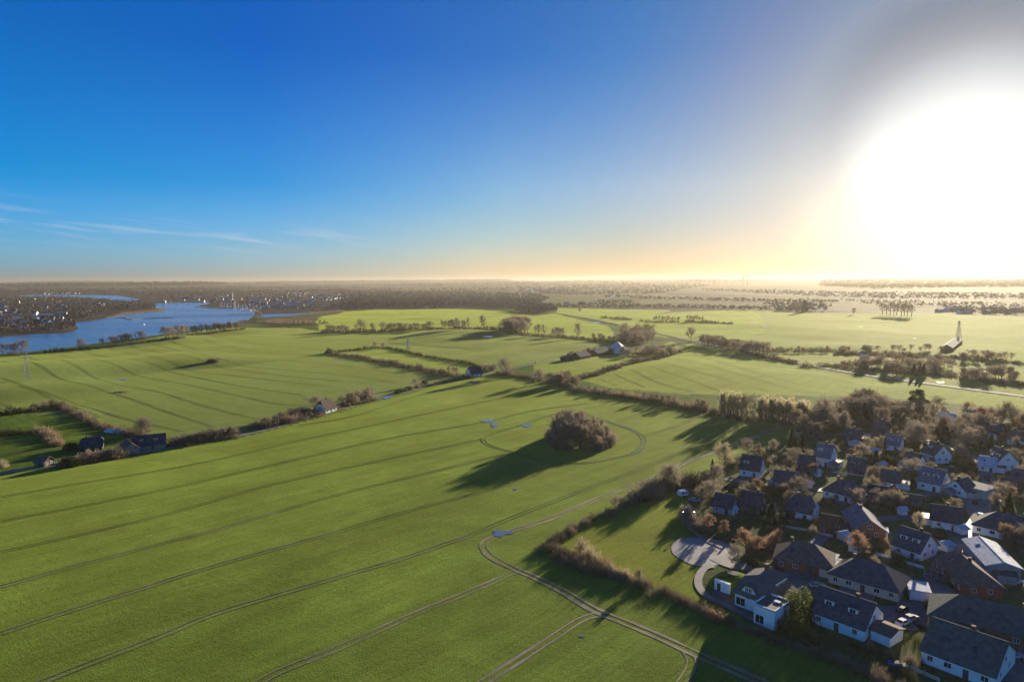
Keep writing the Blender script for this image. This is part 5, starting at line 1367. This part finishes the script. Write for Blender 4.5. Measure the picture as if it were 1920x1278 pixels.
# garden shrubs, hedges and trees of the village
vill_px = [(1500, 800), (1480, 840), (1400, 850), (1310, 905), (1290, 950), (1400, 985), (1440, 1040), (1560, 1090), (1590, 1190), (1620, 1250), (1700, 1300), (1990, 1330), (2000, 800), (1760, 775), (1600, 760)]
VP = at(*np.array(vill_px, float).T)[:, :2]
streets = [px_line(l, 6) for l in ([(1575, 1122), (1610, 1138), (1680, 1150), (1740, 1130), (1790, 1095), (1850, 1090)], [(1740, 1130), (1765, 1060), (1810, 1010), (1842, 960), (1850, 900), (1820, 860), (1720, 830), (1600, 818)], [(1842, 960), (1760, 930), (1660, 945), (1560, 925), (1450, 915)], [(1810, 1010), (1700, 975), (1560, 1000), (1520, 1040), (1545, 1090)])]
ST = np.vstack(streets)
def by(x, y, what):
    best = min(range(len(HOUSES)), key=lambda i: (HOUSES[i][0] - x) ** 2 + (HOUSES[i][1] - y) ** 2 + (1e9 if 'shed' in HL[i] or len(HL[i].split()) > 10 else 0))
    t = f'{what} by the {HL[best]}'
    return t
cnt = dict(bush=0, tree=0); tries = 0
while (cnt['bush'] < 290 or cnt['tree'] < 170) and tries < 9000:
    tries += 1
    x = rng.uniform(VP[:, 0].min(), VP[:, 0].max()); y = rng.uniform(VP[:, 1].min(), VP[:, 1].max())
    if not in_poly(VP, np.array([x]), np.array([y]))[0]: continue
    if any((x - a) ** 2 + (y - b) ** 2 < (c * .93 + .8) ** 2 for a, b, c in HOUSES): continue
    if np.min((ST[:, 0] - x) ** 2 + (ST[:, 1] - y) ** 2) < 16: continue
    near = y < 200
    if cnt['tree'] < 170 and rng.random() < .45 and not near:
        k = random.choice(['oak', 'pale', 'tall', 'oak', 'fir', 'oak', 'tall', 'egg', 'oak'])
        nm = {'oak': 'bare brown garden tree', 'pale': 'pale bare garden tree', 'tall': 'upright bare garden tree', 'fir': 'dark garden fir', 'egg': 'russet garden tree'}[k]
        plant(k, x, y, rng.uniform(4.5, 9.5) * (1 + .5 * (y > 330)), by(x, y, nm), f'{nm}s of the village', rng.uniform(1, 1.4)); cnt['tree'] += 1
    elif cnt['bush'] < 290:
        k = random.choice(['bush', 'bushp', 'bushr', 'ever', 'ever', 'olive', 'bush'])
        nm = {'bush': 'bare brown garden bush', 'bushp': 'pale bare garden bush', 'bushr': 'russet garden bush', 'ever': 'dark evergreen garden bush', 'olive': 'olive green garden bush'}[k]
        plant(k, x, y, rng.uniform(1.3, 3.4), by(x, y, nm), f'{nm}es of the village', rng.uniform(1, 1.7)); cnt['bush'] += 1
for k, (l, h_, m_) in enumerate([([(1590, 1215), (1650, 1240), (1720, 1290)], 2.2, HEDGE_G), ([(1725, 1100), (1745, 1180), (1720, 1250)], 1.6, HEDGE_G), ([(1440, 1000), (1480, 985), (1560, 975)], 1.6, HEDGE), ([(1560, 1040), (1600, 1030), (1680, 1045), (1720, 1060)], 1.5, HEDGE_G), ([(1640, 1015), (1680, 1040), (1770, 1045)], 1.6, HEDGE_G),
                                 ([(1400, 960), (1460, 975), (1540, 985)], 1.5, HEDGE_G), ([(1430, 870), (1500, 872), (1560, 880)], 1.8, HEDGE), ([(1620, 950), (1700, 965), (1760, 990)], 1.6, HEDGE_G), ([(1740, 1080), (1790, 1110), (1900, 1112)], 1.4, HEDGE_G), ([(1700, 1200), (1740, 1215), (1850, 1262)], 1.6, HEDGE_G), ([(1860, 1000), (1900, 1030), (1930, 1050)], 1.6, HEDGE), ([(1560, 850), (1640, 858), (1700, 862)], 1.8, HEDGE)]):
    place = ['at the bottom below the large bungalow', 'beside the glaring garage', 'above the brown hipped house', 'round the hipped bungalow', 'below the black roofed house', 'below the half hipped house', 'below the steep black roof', 'under the long low roof', 'along the right hand street', 'before the mossy roofed house', 'behind the pale sheet roof', 'in the back gardens'][k]
    hedge(l, h_, 1.5, m_, f'trimmed garden hedge {place}', n=260, vary=.12, sp=1.1, tw=.8)
def fence(pts, lab, mat, h=1.2):
    C = px_line(pts, 2.2); e0 = at1(*pts[0]); r = tag(empty('garden_fence', (0, 0, 0)), lab, 'fence')
    pm = MB(); pm.box(-.05, -.05, 0, .05, .05, h + .1); pm = pm.mesh('post', mat); zz = H(C[:, 0], C[:, 1])
    pan = MB()
    for (a, b, za, zb) in zip(C, C[1:], zz, zz[1:]):
        obj('post', pm, r, (a[0], a[1], za)); d = (b - a); n = np.array([-d[1], d[0]]) / (np.linalg.norm(d) + 1e-9) * .02
        a2 = a + d * .06; b2 = b - d * .06
        for z0_, z1_ in ((.15, .38), (.45, .68), (.75, .98)):
            P = [(*(a2 - n), za + z0_), (*(b2 - n), zb + z0_), (*(b2 + n), zb + z0_), (*(a2 + n), za + z0_), (*(a2 - n), za + z1_), (*(b2 - n), zb + z1_), (*(b2 + n), zb + z1_), (*(a2 + n), za + z1_)]
            pan.solid(P, [(0, 3, 2, 1), (4, 5, 6, 7), (0, 1, 5, 4), (1, 2, 6, 5), (2, 3, 7, 6), (3, 0, 4, 7)])
    pan.build('rails', mat, r)
fence([(1455, 990), (1510, 1000), (1560, 1012)], 'pale board fence above the brown hipped house', WALL['cream'])
fence([(1640, 1045), (1690, 1060), (1730, 1072)], 'white board fence right of the hipped bungalow', PAINTW)
fence([(1700, 1258), (1760, 1285)], 'pale fence beside the mossy roofed house', WALL['cream'])
fence([(1740, 1010), (1790, 1030)], 'brown fence below the black roofed house', WALL['wood'])
fence([(1375, 968), (1440, 985)], 'brown fence above the russet trees', WALL['wood'])
fence([(1560, 890), (1630, 900)], 'pale fence in the upper village gardens', WALL['cream'])
def trampoline(px, py, lab):
    p = at1(px, py); e = empty('trampoline', p); tag(e, lab, 'trampoline')
    m = MB(); m.tube((0, 0, .7), (0, 0, .76), 1.7, 1.7, 20); m.build('mat', material('trampoline_mat', (.03, .03, .035), .6), e)
    m = MB()
    for k in range(6):
        a = k * 1.047; m.tube((1.75 * math.cos(a), 1.75 * math.sin(a), 0), (1.75 * math.cos(a), 1.75 * math.sin(a), 2.4), .04, .04, 6)
    m.build('poles', METAL, e)
    m = MB(); n_ = 20
    for k in range(n_):
        a, b = k * 2 * math.pi / n_, (k + 1) * 2 * math.pi / n_
        m.solid([(1.68 * math.cos(t), 1.68 * math.sin(t), z) for z in (.77, .80) for t in (a, b)] + [(1.98 * math.cos(t), 1.98 * math.sin(t), z) for z in (.77, .80) for t in (a, b)], [(2, 3, 7, 6), (0, 4, 5, 1), (4, 6, 7, 5), (0, 1, 3, 2)])
    m.build('edge_pad', material('blue_pad', (.05, .18, .45), .5), e)
trampoline(1448, 968, 'blue rimmed trampoline in the garden of the half hipped house'); trampoline(1742, 1090, 'blue rimmed trampoline left of the right hand street')
# lamp by the park path, small white boxes
def lamp(px, py, lab):
    p = at1(px, py); e = empty('street_lamp', p); tag(e, lab, 'street lamp', 'lamps on the park path')
    m = MB(); m.tube((0, 0, 0), (0, 0, 4.2), .07, .05, 8); m.build('pole', METAL, e)
    m = MB(); m.tube((0, 0, 4.2), (0, 0, 4.45), .28, .32, 10); m.tube((0, 0, 4.45), (0, 0, 4.62), .34, .08, 10); m.build('lamp_head', PAINTW, e)
lamp(1277, 984, 'street lamp standing on the park path above the pitch, left one'); lamp(1298, 985, 'street lamp right of the other on the park path')
def kiosk():
    p = at1(1278, 932); e = empty('caravan', p, .4); tag(e, 'small white caravan at the upper corner of the park', 'caravan')
    m = MB(); n = 8; pr = [(-1.9, .5), (1.9, .5), (2.1, 1.2), (1.8, 2.2), (1.4, 2.45), (-1.4, 2.45), (-1.9, 2.1), (-2.05, 1.2)]
    P = [(x, -1, z) for x, z in pr] + [(x, 1, z) for x, z in pr]
    m.solid(P, [tuple(range(n)), tuple(range(2 * n - 1, n - 1, -1))] + [(i + n, (i + 1) % n + n, (i + 1) % n, i) for i in range(n)]); m.build('body', PAINTW, e)
    m = MB(); m.box(-1.2, -1.03, 1.2, .2, -1.0, 1.9); m.box(.7, -1.03, 1.2, 1.5, -1.0, 1.9); m.build('window', GLASS, e)
    for s in (-1, 1): m = MB(); m.tube((0, -.1, 0), (0, .1, 0), .32, .32, 10); m.build('wheel', bpy.data.materials['tyre'], e, (0, s * .9, .32))
kiosk()

# ------ farms and cottages outside the village
H_((247, 813), (308, 808), 9.5, 2.6, 6.8, 'dark', 'stone', 'gable', 'long dark roofed farmhouse standing at the lane', chim=0, sky_=0)
H_((236, 818), (245, 826), 7.5, 2.6, 5.6, 'brown', 'stone', 'gable', 'stone gable wing left of the long farmhouse', chim=0, sky_=0, cat='barn', name='barn')
H_((150, 816), (191, 813), 9, 2.5, 6.2, 'dark', 'wood', 'half', 'dark low barn behind the reddish thicket', chim=1, sky_=1, cat='barn', name='barn')
H_((72, 849), (90, 850), 6, 2.4, 4.4, 'brown', 'wood', 'gable', 'little black boarded hut with two white windows at far left', chim=0, sky_=0, cat='hut', name='hut')
H_((599, 749), (620, 744), 9, 2.6, 8.0, 'brown', 'white', 'half', 'white cottage with steep brown thatch beside the lane', sky_=0)
H_((878, 687), (900, 685), 10, 2.6, 8.5, 'dark', 'white', 'half', 'white cottage with dark thatch left of the big oak', sky_=0)
H_((1055, 669), (1068, 668), 8, 2.4, 4.2, 'dark', 'wood', 'gable', 'leftmost dark shed of the row by the lane', chim=0, sky_=0, cat='shed', name='field_shed', win=False)
H_((1078, 661), (1098, 658), 12, 3, 7.5, 'dark', 'brick', 'half', 'dark rounded barn in the shed row by the lane', chim=0, sky_=0, cat='barn', name='barn', win=False)
H_((1112, 656), (1136, 652), 12, 3, 7.0, 'dark', 'brick', 'gable', 'rightmost dark barn of the row by the lane', chim=0, sky_=0, cat='barn', name='barn', win=False)
H_((1084, 665), (1094, 664), 7, 2.4, 2.6, 'light', 'cream', 'flat', 'pale flat shed in front of the dark rounded barn', chim=0, cat='shed', name='field_shed', win=False)
H_((1158, 641), (1164, 650), 14, 4, 9, 'light', 'white', 'gable', 'white metal roofed barn among the farm trees', chim=0, sky_=0, cat='barn', name='barn', win=False)
H_((1775, 651), (1795, 638), 12, 3.5, 7, 'grey', 'brick', 'gable', 'big barn with glaring roof edge in the hazy field', chim=0, sky_=0, cat='barn', name='barn', win=False)
H_((1614, 668), (1628, 669), 8, 3, 4.5, 'light', 'grey', 'gable', 'small pale roofed shed on the far meadow', chim=0, sky_=0, cat='shed', name='field_shed', win=False)
H_((1022, 572), (1035, 573), 22, 6, 9, 'light', 'grey', 'gable', 'big pale roofed hall at the wood edge', chim=0, sky_=0, cat='hall', name='hall', win=False)
# tarpaulin heap by the farm
def heap():
    p = at1(213, 805); n = 12; m = MB(); V = []; F = []
    for i in range(n):
        for j in range(7):
            a = j / 6 * math.pi; x = (i / (n - 1) - .5) * 15; s = math.sin(i / (n - 1) * math.pi) ** .4
            V.append((x, -2.2 * math.cos(a) * s, 1.9 * math.sin(a) * s + .1 * math.sin(i * 2.1 + j)))
    for i in range(n - 1):
        for j in range(6): F.append((i * 7 + j, i * 7 + j + 1, i * 7 + j + 8, i * 7 + j + 7))
    mt = material('silver_sheet', (.50, .55, .60), .35, .15, .6, .1, 1.5)
    o = obj('silage_heap', mesh_np('silage_heap', np.array(V), np.array(F), [mt], smooth_=True), None, p, -.25); tag(o, 'long heap under silver sheeting behind the left farm', 'heap')
heap()
# windmill (tower mill) seen in the haze
def mill():
    p = at1(1509, 588); d, _ = depth(1509, 588); k = 26 * d / FPX / 22
    e = empty('windmill', p); e.scale = (k, k, k); tag(e, 'old tower windmill standing above hazy trees', 'windmill')
    m = MB(); m.tube((0, 0, 0), (0, 0, 9), 5, 4, 8); m.tube((0, 0, 9), (0, 0, 16), 4.2, 2.6, 8); m.build('tower', WALL['wood'], e)
    m = MB(); m.tube((0, 0, 16), (0, 0, 19), 2.8, .6, 8); m.build('cap', ROOF['dark'], e)
    for q in range(4):
        a = q * math.pi / 2 + .5; m = MB(); m.tube((0, -3.2, 17), (9 * math.sin(a), -3.2, 17 + 9 * math.cos(a)), .35, .25, 4); m.build('sail', WALL['wood'], e)
mill()

# pylons
def pylon(px, py, hpx, lab, arms=2):
    d, p = depth(px, py); h = hpx * d / FPX
    e = empty('pylon', p, .5); tag(e, lab, 'pylon'); m = MB(); w0, w1 = h * .10, h * .018; t = max(.10, d * .00022)
    lv = [0, .16, .31, .45, .57, .68, .78, .87, .94, 1]
    W = lambda q: w0 * (1 - q) ** 1.25 + w1
    for a, b in zip(lv, lv[1:]):
        for i, (sx, sy) in enumerate(((1, 1), (1, -1), (-1, -1), (-1, 1))):
            nx, ny = ((1, -1), (-1, -1), (-1, 1), (1, 1))[i]
            m.tube((sx * W(a), sy * W(a), a * h), (sx * W(b), sy * W(b), b * h), t, t, 4, cap=False)
            m.tube((sx * W(a), sy * W(a), a * h), (nx * W(b), ny * W(b), b * h), t * .7, t * .7, 3, cap=False)
            m.tube((sx * W(b), sy * W(b), b * h), (nx * W(b), ny * W(b), b * h), t * .7, t * .7, 3, cap=False)
    m.build('lattice_tower', METAL, e)
    for q in (.82, .93)[:arms]:
        m = MB()
        for s in (-1, 1):
            m.tube((0, 0, q * h), (s * h * .19, 0, q * h), t, t * .6, 4); m.tube((0, 0, (q + .06) * h), (s * h * .19, 0, q * h), t * .7, t * .5, 4)
            m.tube((s * h * .18, 0, q * h), (s * h * .18, 0, (q - .03) * h), t * .8, t * .8, 5)
        m.build('cross_arm', METAL, e)
    return e, h
pylon(51, 707, 52, 'grey lattice pylon in the left green field')
pylon(1797, 640, 33, 'lattice pylon glinting behind the hazy barn')
pylon(765, 655, 24, 'thin mast in the middle green field', 1)
def mast(px, py, hm, lab):
    d, p = depth(px, py); h = hm * d / FPX; e = empty('radio_mast', p); tag(e, lab, 'mast')
    m = MB(); m.tube((0, 0, -5), (0, 0, h), h * .035, h * .018, 5); m.build('pole', METAL, e)
    m = MB(); m.tube((-h * .12, 0, h * .62), (h * .12, 0, h * .62), h * .014, h * .014, 4); m.tube((-h * .07, 0, h * .8), (h * .07, 0, h * .8), h * .014, h * .014, 4); m.build('cross_arm', METAL, e)
mast(1441, 531, 17, 'radio mast with two arms on the horizon right of the turbines')
mast(1732, 533, 13, 'thin mast on the horizon under the sun')
mast(437, 562, 17, 'pale chimney stack in the far town')
def turbine(px, lab, a0):
    u_ = dirs(px, 524); u_ = u_ / math.hypot(u_[0], u_[1]); d = 9500.0
    p = (float(u_[0] * d), float(u_[1] * d), float(H(np.array([u_[0] * d]), np.array([u_[1] * d]))[0])); k = d / FPX
    e = empty('wind_turbine', p, 0); tag(e, lab, 'wind turbine', 'wind turbines on the horizon'); hub = CAM_H + 4.5 * k - p[2]
    tw = material('turbine_grey', (.12, .12, .12), .5)
    m = MB(); m.tube((0, 0, -8), (0, 0, hub), .75 * k, .5 * k, 8); m.build('tower', tw, e)
    m = MB(); m.tube((0, -.9 * k, hub), (0, .5 * k, hub), .5 * k, .5 * k, 8); m.build('nacelle', tw, e)
    for q in range(3):
        a = a0 + q * 2.094; m = MB()
        m.tube((0, -1.0 * k, hub), (5.2 * k * math.sin(a), -1.0 * k, hub + 5.2 * k * math.cos(a)), .8 * k, .45 * k, 4); m.build('blade', tw, e)
turbine(1394, 'left of the two wind turbines on the horizon', .95); turbine(1403, 'right of the two wind turbines on the horizon', 1.1)

# ------ far towns: every house an object, copies of a few kinds
def tiny_house(L, W, wall, ridge, rf, wl, kind='gable'):
    m = MB(); hw = W / 2 + .4; hl = L / 2 + .4
    m.box(-L / 2, -W / 2, -3, L / 2, W / 2, wall, 0)
    m.solid([(-L / 2, -W / 2, wall), (L / 2, -W / 2, wall), (L / 2, W / 2, wall), (-L / 2, W / 2, wall), (-L / 2, 0, ridge), (L / 2, 0, ridge)], [(1, 2, 5), (3, 0, 4)], 0)
    m.solid([(-hl, -hw, wall - .2), (hl, -hw, wall - .2), (hl, hw, wall - .2), (-hl, hw, wall - .2), (-hl, 0, ridge + .3), (hl, 0, ridge + .3)], [(0, 1, 5, 4), (2, 3, 4, 5)], 1)
    for i in range(3):
        x = (i - 1) * L * .3; m.box(x - .9, -W / 2 - .06, wall * .35, x + .9, -W / 2 - .001, wall * .8, 2)
    return m.mesh('town_house', [WALL[wl], ROOF[rf], GLASS])
TH = [tiny_house(13, 9, 5, 9.5, 'red', 'white'), tiny_house(15, 10, 6, 11, 'anth', 'white'), tiny_house(12, 9, 4, 8.5, 'brown', 'brick'), tiny_house(18, 10, 7, 11, 'grey', 'cream'), tiny_house(11, 8, 4, 8, 'light', 'white'), tiny_house(26, 12, 7, 9, 'light', 'grey'), tiny_house(14, 10, 5, 10, 'dark', 'brick')]
THN = ['white house with red roof', 'white house with dark roof', 'brick house with brown roof', 'cream block with grey roof', 'white house with pale roof', 'long grey hall with pale roof', 'brick house with black roof']
def town(poly, n, place, sc=1.0, kinds=None):
    P = np.array(poly, float); k = 0; q = 0
    while k < n and q < 5000:
        q += 1
        x = rng.uniform(P[:, 0].min(), P[:, 0].max()); y = rng.uniform(P[:, 1].min(), P[:, 1].max())
        if not in_poly(P, np.array([x]), np.array([y]))[0]: continue
        p = at1(x, y)
        if p[2] < -1.2: continue
        i = random.choice(kinds or range(len(TH)))
        o = obj('town_house', TH[i], None, p, rng.uniform(-.7, .7)); o.scale = (sc,) * 3
        tag(o, f'{THN[i]} {place}', 'house', f'{THN[i]}s {place}'); k += 1
town([(-20, 572), (60, 566), (120, 580), (130, 598), (60, 612), (-20, 614)], 34, 'on the wooded near spit across the river')
town([(40, 560), (120, 560), (200, 568), (240, 573), (180, 582), (120, 580), (40, 568)], 24, 'behind the wooded spit across the river')
town([(0, 553), (90, 556), (160, 560), (60, 562), (0, 563)], 10, 'on the far left bank')
town([(60, 544.5), (140, 542), (150, 545.5), (60, 547)], 14, 'beyond the far arm of water', .9, [0, 4])
town([(320, 553), (420, 549), (560, 545), (640, 548), (640, 556), (560, 566), (470, 573), (400, 564), (330, 560)], 130, 'in the harbour town', .9)
town([(480, 566), (560, 562), (590, 570), (570, 577), (490, 577)], 22, 'by the marina', 1, [5, 4, 3])
town([(600, 556), (640, 556), (695, 562), (690, 567), (610, 563)], 22, 'right of the harbour town', .9, [0, 1, 4])
town([(780, 572), (830, 571), (840, 576), (780, 577)], 8, 'below the dark woods', 1)
town([(960, 544), (1060, 543), (1060, 550), (980, 551)], 16, 'in the far works below the hill', 1.5, [5, 3])
town([(1120, 555), (1170, 555), (1160, 562)], 6, 'in the far fields right of centre', 1)
town([(1700, 538), (1800, 538), (1800, 541), (1700, 541)], 4, 'far off in the golden haze', 1, [4, 5])
town([(1640, 560), (1700, 561), (1700, 566), (1640, 565)], 5, 'in the haze behind the slim trees', 1, [4, 0])
town([(1762, 586), (1912, 586), (1912, 594), (1762, 594)], 22, 'in the hazy hamlet at the right', 1, [0, 4, 5, 1])
town([(1515, 574), (1545, 576), (1545, 580), (1515, 580)], 4, 'beside the old windmill', 1, [0, 4])
town([(1030, 575), (1100, 565), (1110, 570), (1050, 578)], 5, 'above the far road', 1)
def church():
    p = at1(306.5, 563); e = empty('church', p); d, _ = depth(306.5, 563); k = d / FPX; tag(e, 'church with a tall thin steeple beside the far water', 'church')
    m = MB(); m.box(-1.2 * k, -1 * k, 0, 1.2 * k, 1 * k, 8 * k); m.build('tower', WALL['brick'], e)
    m = MB(); m.tube((0, 0, 8 * k), (0, 0, 16 * k), 1.3 * k, .1 * k, 8); m.build('spire', ROOF['red'], e)
    m = MB(); m.box(1.21 * k, -1.5 * k, 0, 5 * k, 1.5 * k, 3 * k); m.solid([(1.21 * k, -1.7 * k, 3 * k), (5.2 * k, -1.7 * k, 3 * k), (5.2 * k, 1.7 * k, 3 * k), (1.21 * k, 1.7 * k, 3 * k), (1.21 * k, 0, 5 * k), (5.2 * k, 0, 5 * k)], [(0, 1, 5, 4), (2, 3, 4, 5), (1, 2, 5), (3, 0, 4)]); m.build('nave', WALL['white'], e)
church()
# boats in the marina
def boat_mesh():
    m = MB(); n = 7
    top = [(-5, -1.2), (-1, -1.6), (3, -1.2), (5.5, 0), (3, 1.2), (-1, 1.6), (-5, 1.2)]
    P = [(x, y, 1.0) for x, y in top] + [(x * .85, y * .6, -.4) for x, y in top]
    m.solid(P, [tuple(range(n)), tuple(range(2 * n - 1, n - 1, -1))] + [(i + n, (i + 1) % n + n, (i + 1) % n, i) for i in range(n)])
    return m.mesh('hull', PAINTW)
BO = boat_mesh()
m = MB(); m.tube((.5, 0, 1), (.5, 0, 15), .22, .18, 4); m.tube((.5, 0, 2.2), (-4, 0, 2.2), .12, .1, 4); MA = m.mesh('mast', PAINTW)
m = MB(); m.box(-2.5, -.9, 1.001, 2, .9, 1.6); CB = m.mesh('cabin', PAINTW)
def boat(px, py, mast_=True, lab='white sailing boat moored in the marina', grp='sailing boats in the marina'):
    q = pt(px, py, RIVER_Z); e = empty('sailing_boat', (float(q[0]), float(q[1]), RIVER_Z + .1), rng.uniform(0, 3.1)); tag(e, lab, 'boat', grp)
    obj('hull', BO, e); obj('cabin', CB, e)
    if mast_: obj('mast', MA, e)
for i in range(70):
    x = rng.uniform(410, 492); y = rng.uniform(566, 582)
    y = 570 + (x - 410) * .13 + rng.uniform(-3.0, 2.2)
    boat(x, y)
boat(270, 604, False, 'small white motor boat alone on the open river', None)
for x, y in ((333, 565), (355, 566), (321, 565)): boat(x, y, True, 'sailing boat anchored before the far quay', 'boats before the far quay')
def pier(pts, w, lab):
    P = np.array([pt(x, y, RIVER_Z) for x, y in pts]); m = MB()
    for a, b in zip(P, P[1:]):
        d = (b - a) / np.linalg.norm(b - a); nn = np.array([-d[1], d[0]]) * w / 2
        q = [a - nn, b - nn, b + nn, a + nn]
        m.solid([(x, y, RIVER_Z - 1) for x, y in q] + [(x, y, RIVER_Z + 1.1) for x, y in q], [(0, 3, 2, 1), (4, 5, 6, 7), (0, 1, 5, 4), (1, 2, 6, 5), (2, 3, 7, 6), (3, 0, 4, 7)])
    tag(m.build('breakwater', WALL['stone']), lab, 'breakwater')
pier([(430, 586), (470, 586), (484, 583)], 14, 'dark breakwater in front of the marina')
pier([(218, 591), (236, 590.5), (244, 594), (270, 592.5), (300, 591.5), (325, 591)], 9, 'dark reedy bank lying in the river')
pier([(410, 571), (440, 575), (470, 578)], 6, 'jetty in the marina')
pier([(370, 571), (392, 573), (410, 575)], 16, 'low quay at the tip of the harbour town')

# ------ woods too far to tell the trees apart: one mass each
def wood(name, poly, n, hm, label, mat=FARW, tri=26, w=1.0):
    P = np.array(poly, float); Q = []
    lo, hi = P.min(0), P.max(0); c = 0
    while len(Q) < n and c < 60:
        c += 1
        x = rng.uniform(lo[0], hi[0], n); y = rng.uniform(lo[1], hi[1], n)
        m = in_poly(P, x, y); Q += list(zip(x[m], y[m]))
    Q = np.array(Q[:n])
    G = at(Q[:, 0], Q[:, 1], 0, 260)
    G = G[G[:, 2] > RIVER_Z + .3]
    n = len(G)
    if n == 0: return
    r = np.hypot(G[:, 0], G[:, 1])
    hh = hm * rng.uniform(.7, 1.25, n)
    base, d = ellip(rng, tri * 40, 1, 1, 1, .45); base = base.reshape(40, tri, 3)
    k = rng.integers(0, 40, n)
    B = base[k]                               # n, tri, 3
    rad = hh * .42 * w * np.maximum(1, r / 3500) ** .7
    C = G[:, None, :] + B * np.stack([rad, rad, hh * .62], 1)[:, None, :] + np.array([0, 0, 1])[None, None] * (hh * .34)[:, None, None]
    s = (rad * .42)[:, None, None]
    a = rng.normal(0, 1, (n, tri, 3)); b = rng.normal(0, 1, (n, tri, 3)); a = norm(a); b = norm(b)
    V = np.stack([C + a * s, C + b * s, C - (a + b) * s * .6], 2).reshape(-1, 3)
    # skirt so that the mass is closed towards the ground
    o = obj(name, mesh_np(name, V, np.arange(len(V)).reshape(-1, 3), [mat]))
    tag(o, label, None, None, 'stuff'); return o
FARC = material('distant_conifers', (.040, .050, .032), .95, .4, .02, coord='World', spec=.02, detail=6)
wood('woodland', [(-60, 560), (60, 556), (110, 566), (144, 592), (150, 605), (130, 615), (60, 618), (-60, 622)], 480, 10, 'bare wood covering the near spit across the river', tri=34)
wood('woodland', [(-60, 551), (100, 551), (200, 558), (260, 562), (290, 570), (298, 576), (240, 576), (190, 584), (150, 594), (110, 574), (-60, 568)], 900, 12, 'bare wood on the far spit')
wood('woodland', [(-60, 536), (260, 534), (420, 537), (640, 535), (660, 546), (560, 546), (420, 549), (330, 552), (262, 550), (220, 546), (60, 543), (-60, 546)], 1700, 14, 'far wood beyond the upper water')
wood('woodland', [(290, 552), (420, 548), (640, 546), (700, 560), (720, 580), (560, 580), (480, 577), (440, 572), (390, 561), (300, 560)], 750, 9, 'trees between the houses of the harbour town')
wood('woodland', [(640, 545), (760, 546), (900, 548), (1010, 552), (1030, 562), (1000, 576), (940, 580), (880, 576), (700, 577), (640, 578)], 2400, 13, 'grey brown wood behind the bright middle field', tri=30)
wood('woodland', [(640, 531), (800, 530), (1000, 528), (1280, 529), (1400, 531), (1280, 545), (1250, 553), (1100, 556), (1020, 552), (1000, 545), (700, 545)], 1500, 15, 'woods on the rising ground at the horizon')
wood('woodland', [(1040, 527), (1240, 526), (1470, 528), (1470, 530), (1040, 530)], 500, 18, 'dark wood edge on the centre horizon')
wood('woodland', [(965, 576), (1000, 573), (1040, 578), (1042, 587), (1000, 589), (970, 588)], 130, 14, 'dark grove at the end of the far road', tri=40)
wood('woodland', [(1040, 574), (1080, 570), (1250, 576), (1420, 580), (1500, 583), (1560, 586), (1480, 588), (1300, 582), (1040, 578)], 420, 9, 'low wood beyond the far bright field')
wood('woodland', [(1150, 556), (1250, 560), (1440, 566), (1600, 570), (1500, 574), (1400, 570), (1200, 563)], 420, 10, 'scattered trees in the far patchwork')
wood('woodland', [(1300, 545), (1400, 547), (1600, 553), (1920, 558), (1990, 568), (1700, 566), (1560, 562), (1400, 553)], 900, 12, 'golden hazy woods at the right')
wood('woodland', [(1560, 566), (1700, 570), (1990, 578), (1990, 584), (1780, 581), (1640, 577)], 260, 9, 'hazy hedgerows before the hamlet at the right')
wood('woodland', [(1530, 532), (1620, 528), (1700, 528), (1990, 534), (1990, 545), (1640, 546), (1540, 541)], 1500, 22, 'long wooded ridge under the sun')
wood('woodland', [(1430, 574), (1500, 572), (1560, 580), (1550, 588), (1470, 586)], 170, 10, 'dark trees round the old windmill')
wood('woodland', [(1770, 582), (1990, 586), (1990, 598), (1790, 594)], 240, 10, 'trees of the hazy hamlet')
wood('woodland', [(1110, 566), (1190, 566), (1190, 571), (1120, 572)], 90, 9, 'small far copse above the road')
wood('woodland', [(0, 529.5), (500, 527), (960, 524.5), (960, 527), (500, 530), (0, 532)], 1400, 34, 'blue wooded hills on the left horizon')

# ---------------------------------------------------------------- haze
def haze():
    m = bpy.data.materials.new('haze_air'); m.use_nodes = True
    t = m.node_tree; t.nodes.clear()
    v = t.nodes.new('ShaderNodeVolumePrincipled'); o = t.nodes.new('ShaderNodeOutputMaterial')
    v.inputs['Color'].default_value = (.47, .435, .37, 1)
    v.inputs['Density'].default_value = HAZE
    v.inputs['Anisotropy'].default_value = .45
    t.links.new(v.outputs[0], o.inputs['Volume'])
    b = MB(); b.box(-30000, -2000, -8, 30000, 43500, 180)
    ob = b.build('haze', m); tag(ob, 'pale evening haze', None, None, 'stuff')
HAZE = 5.5e-5
haze()
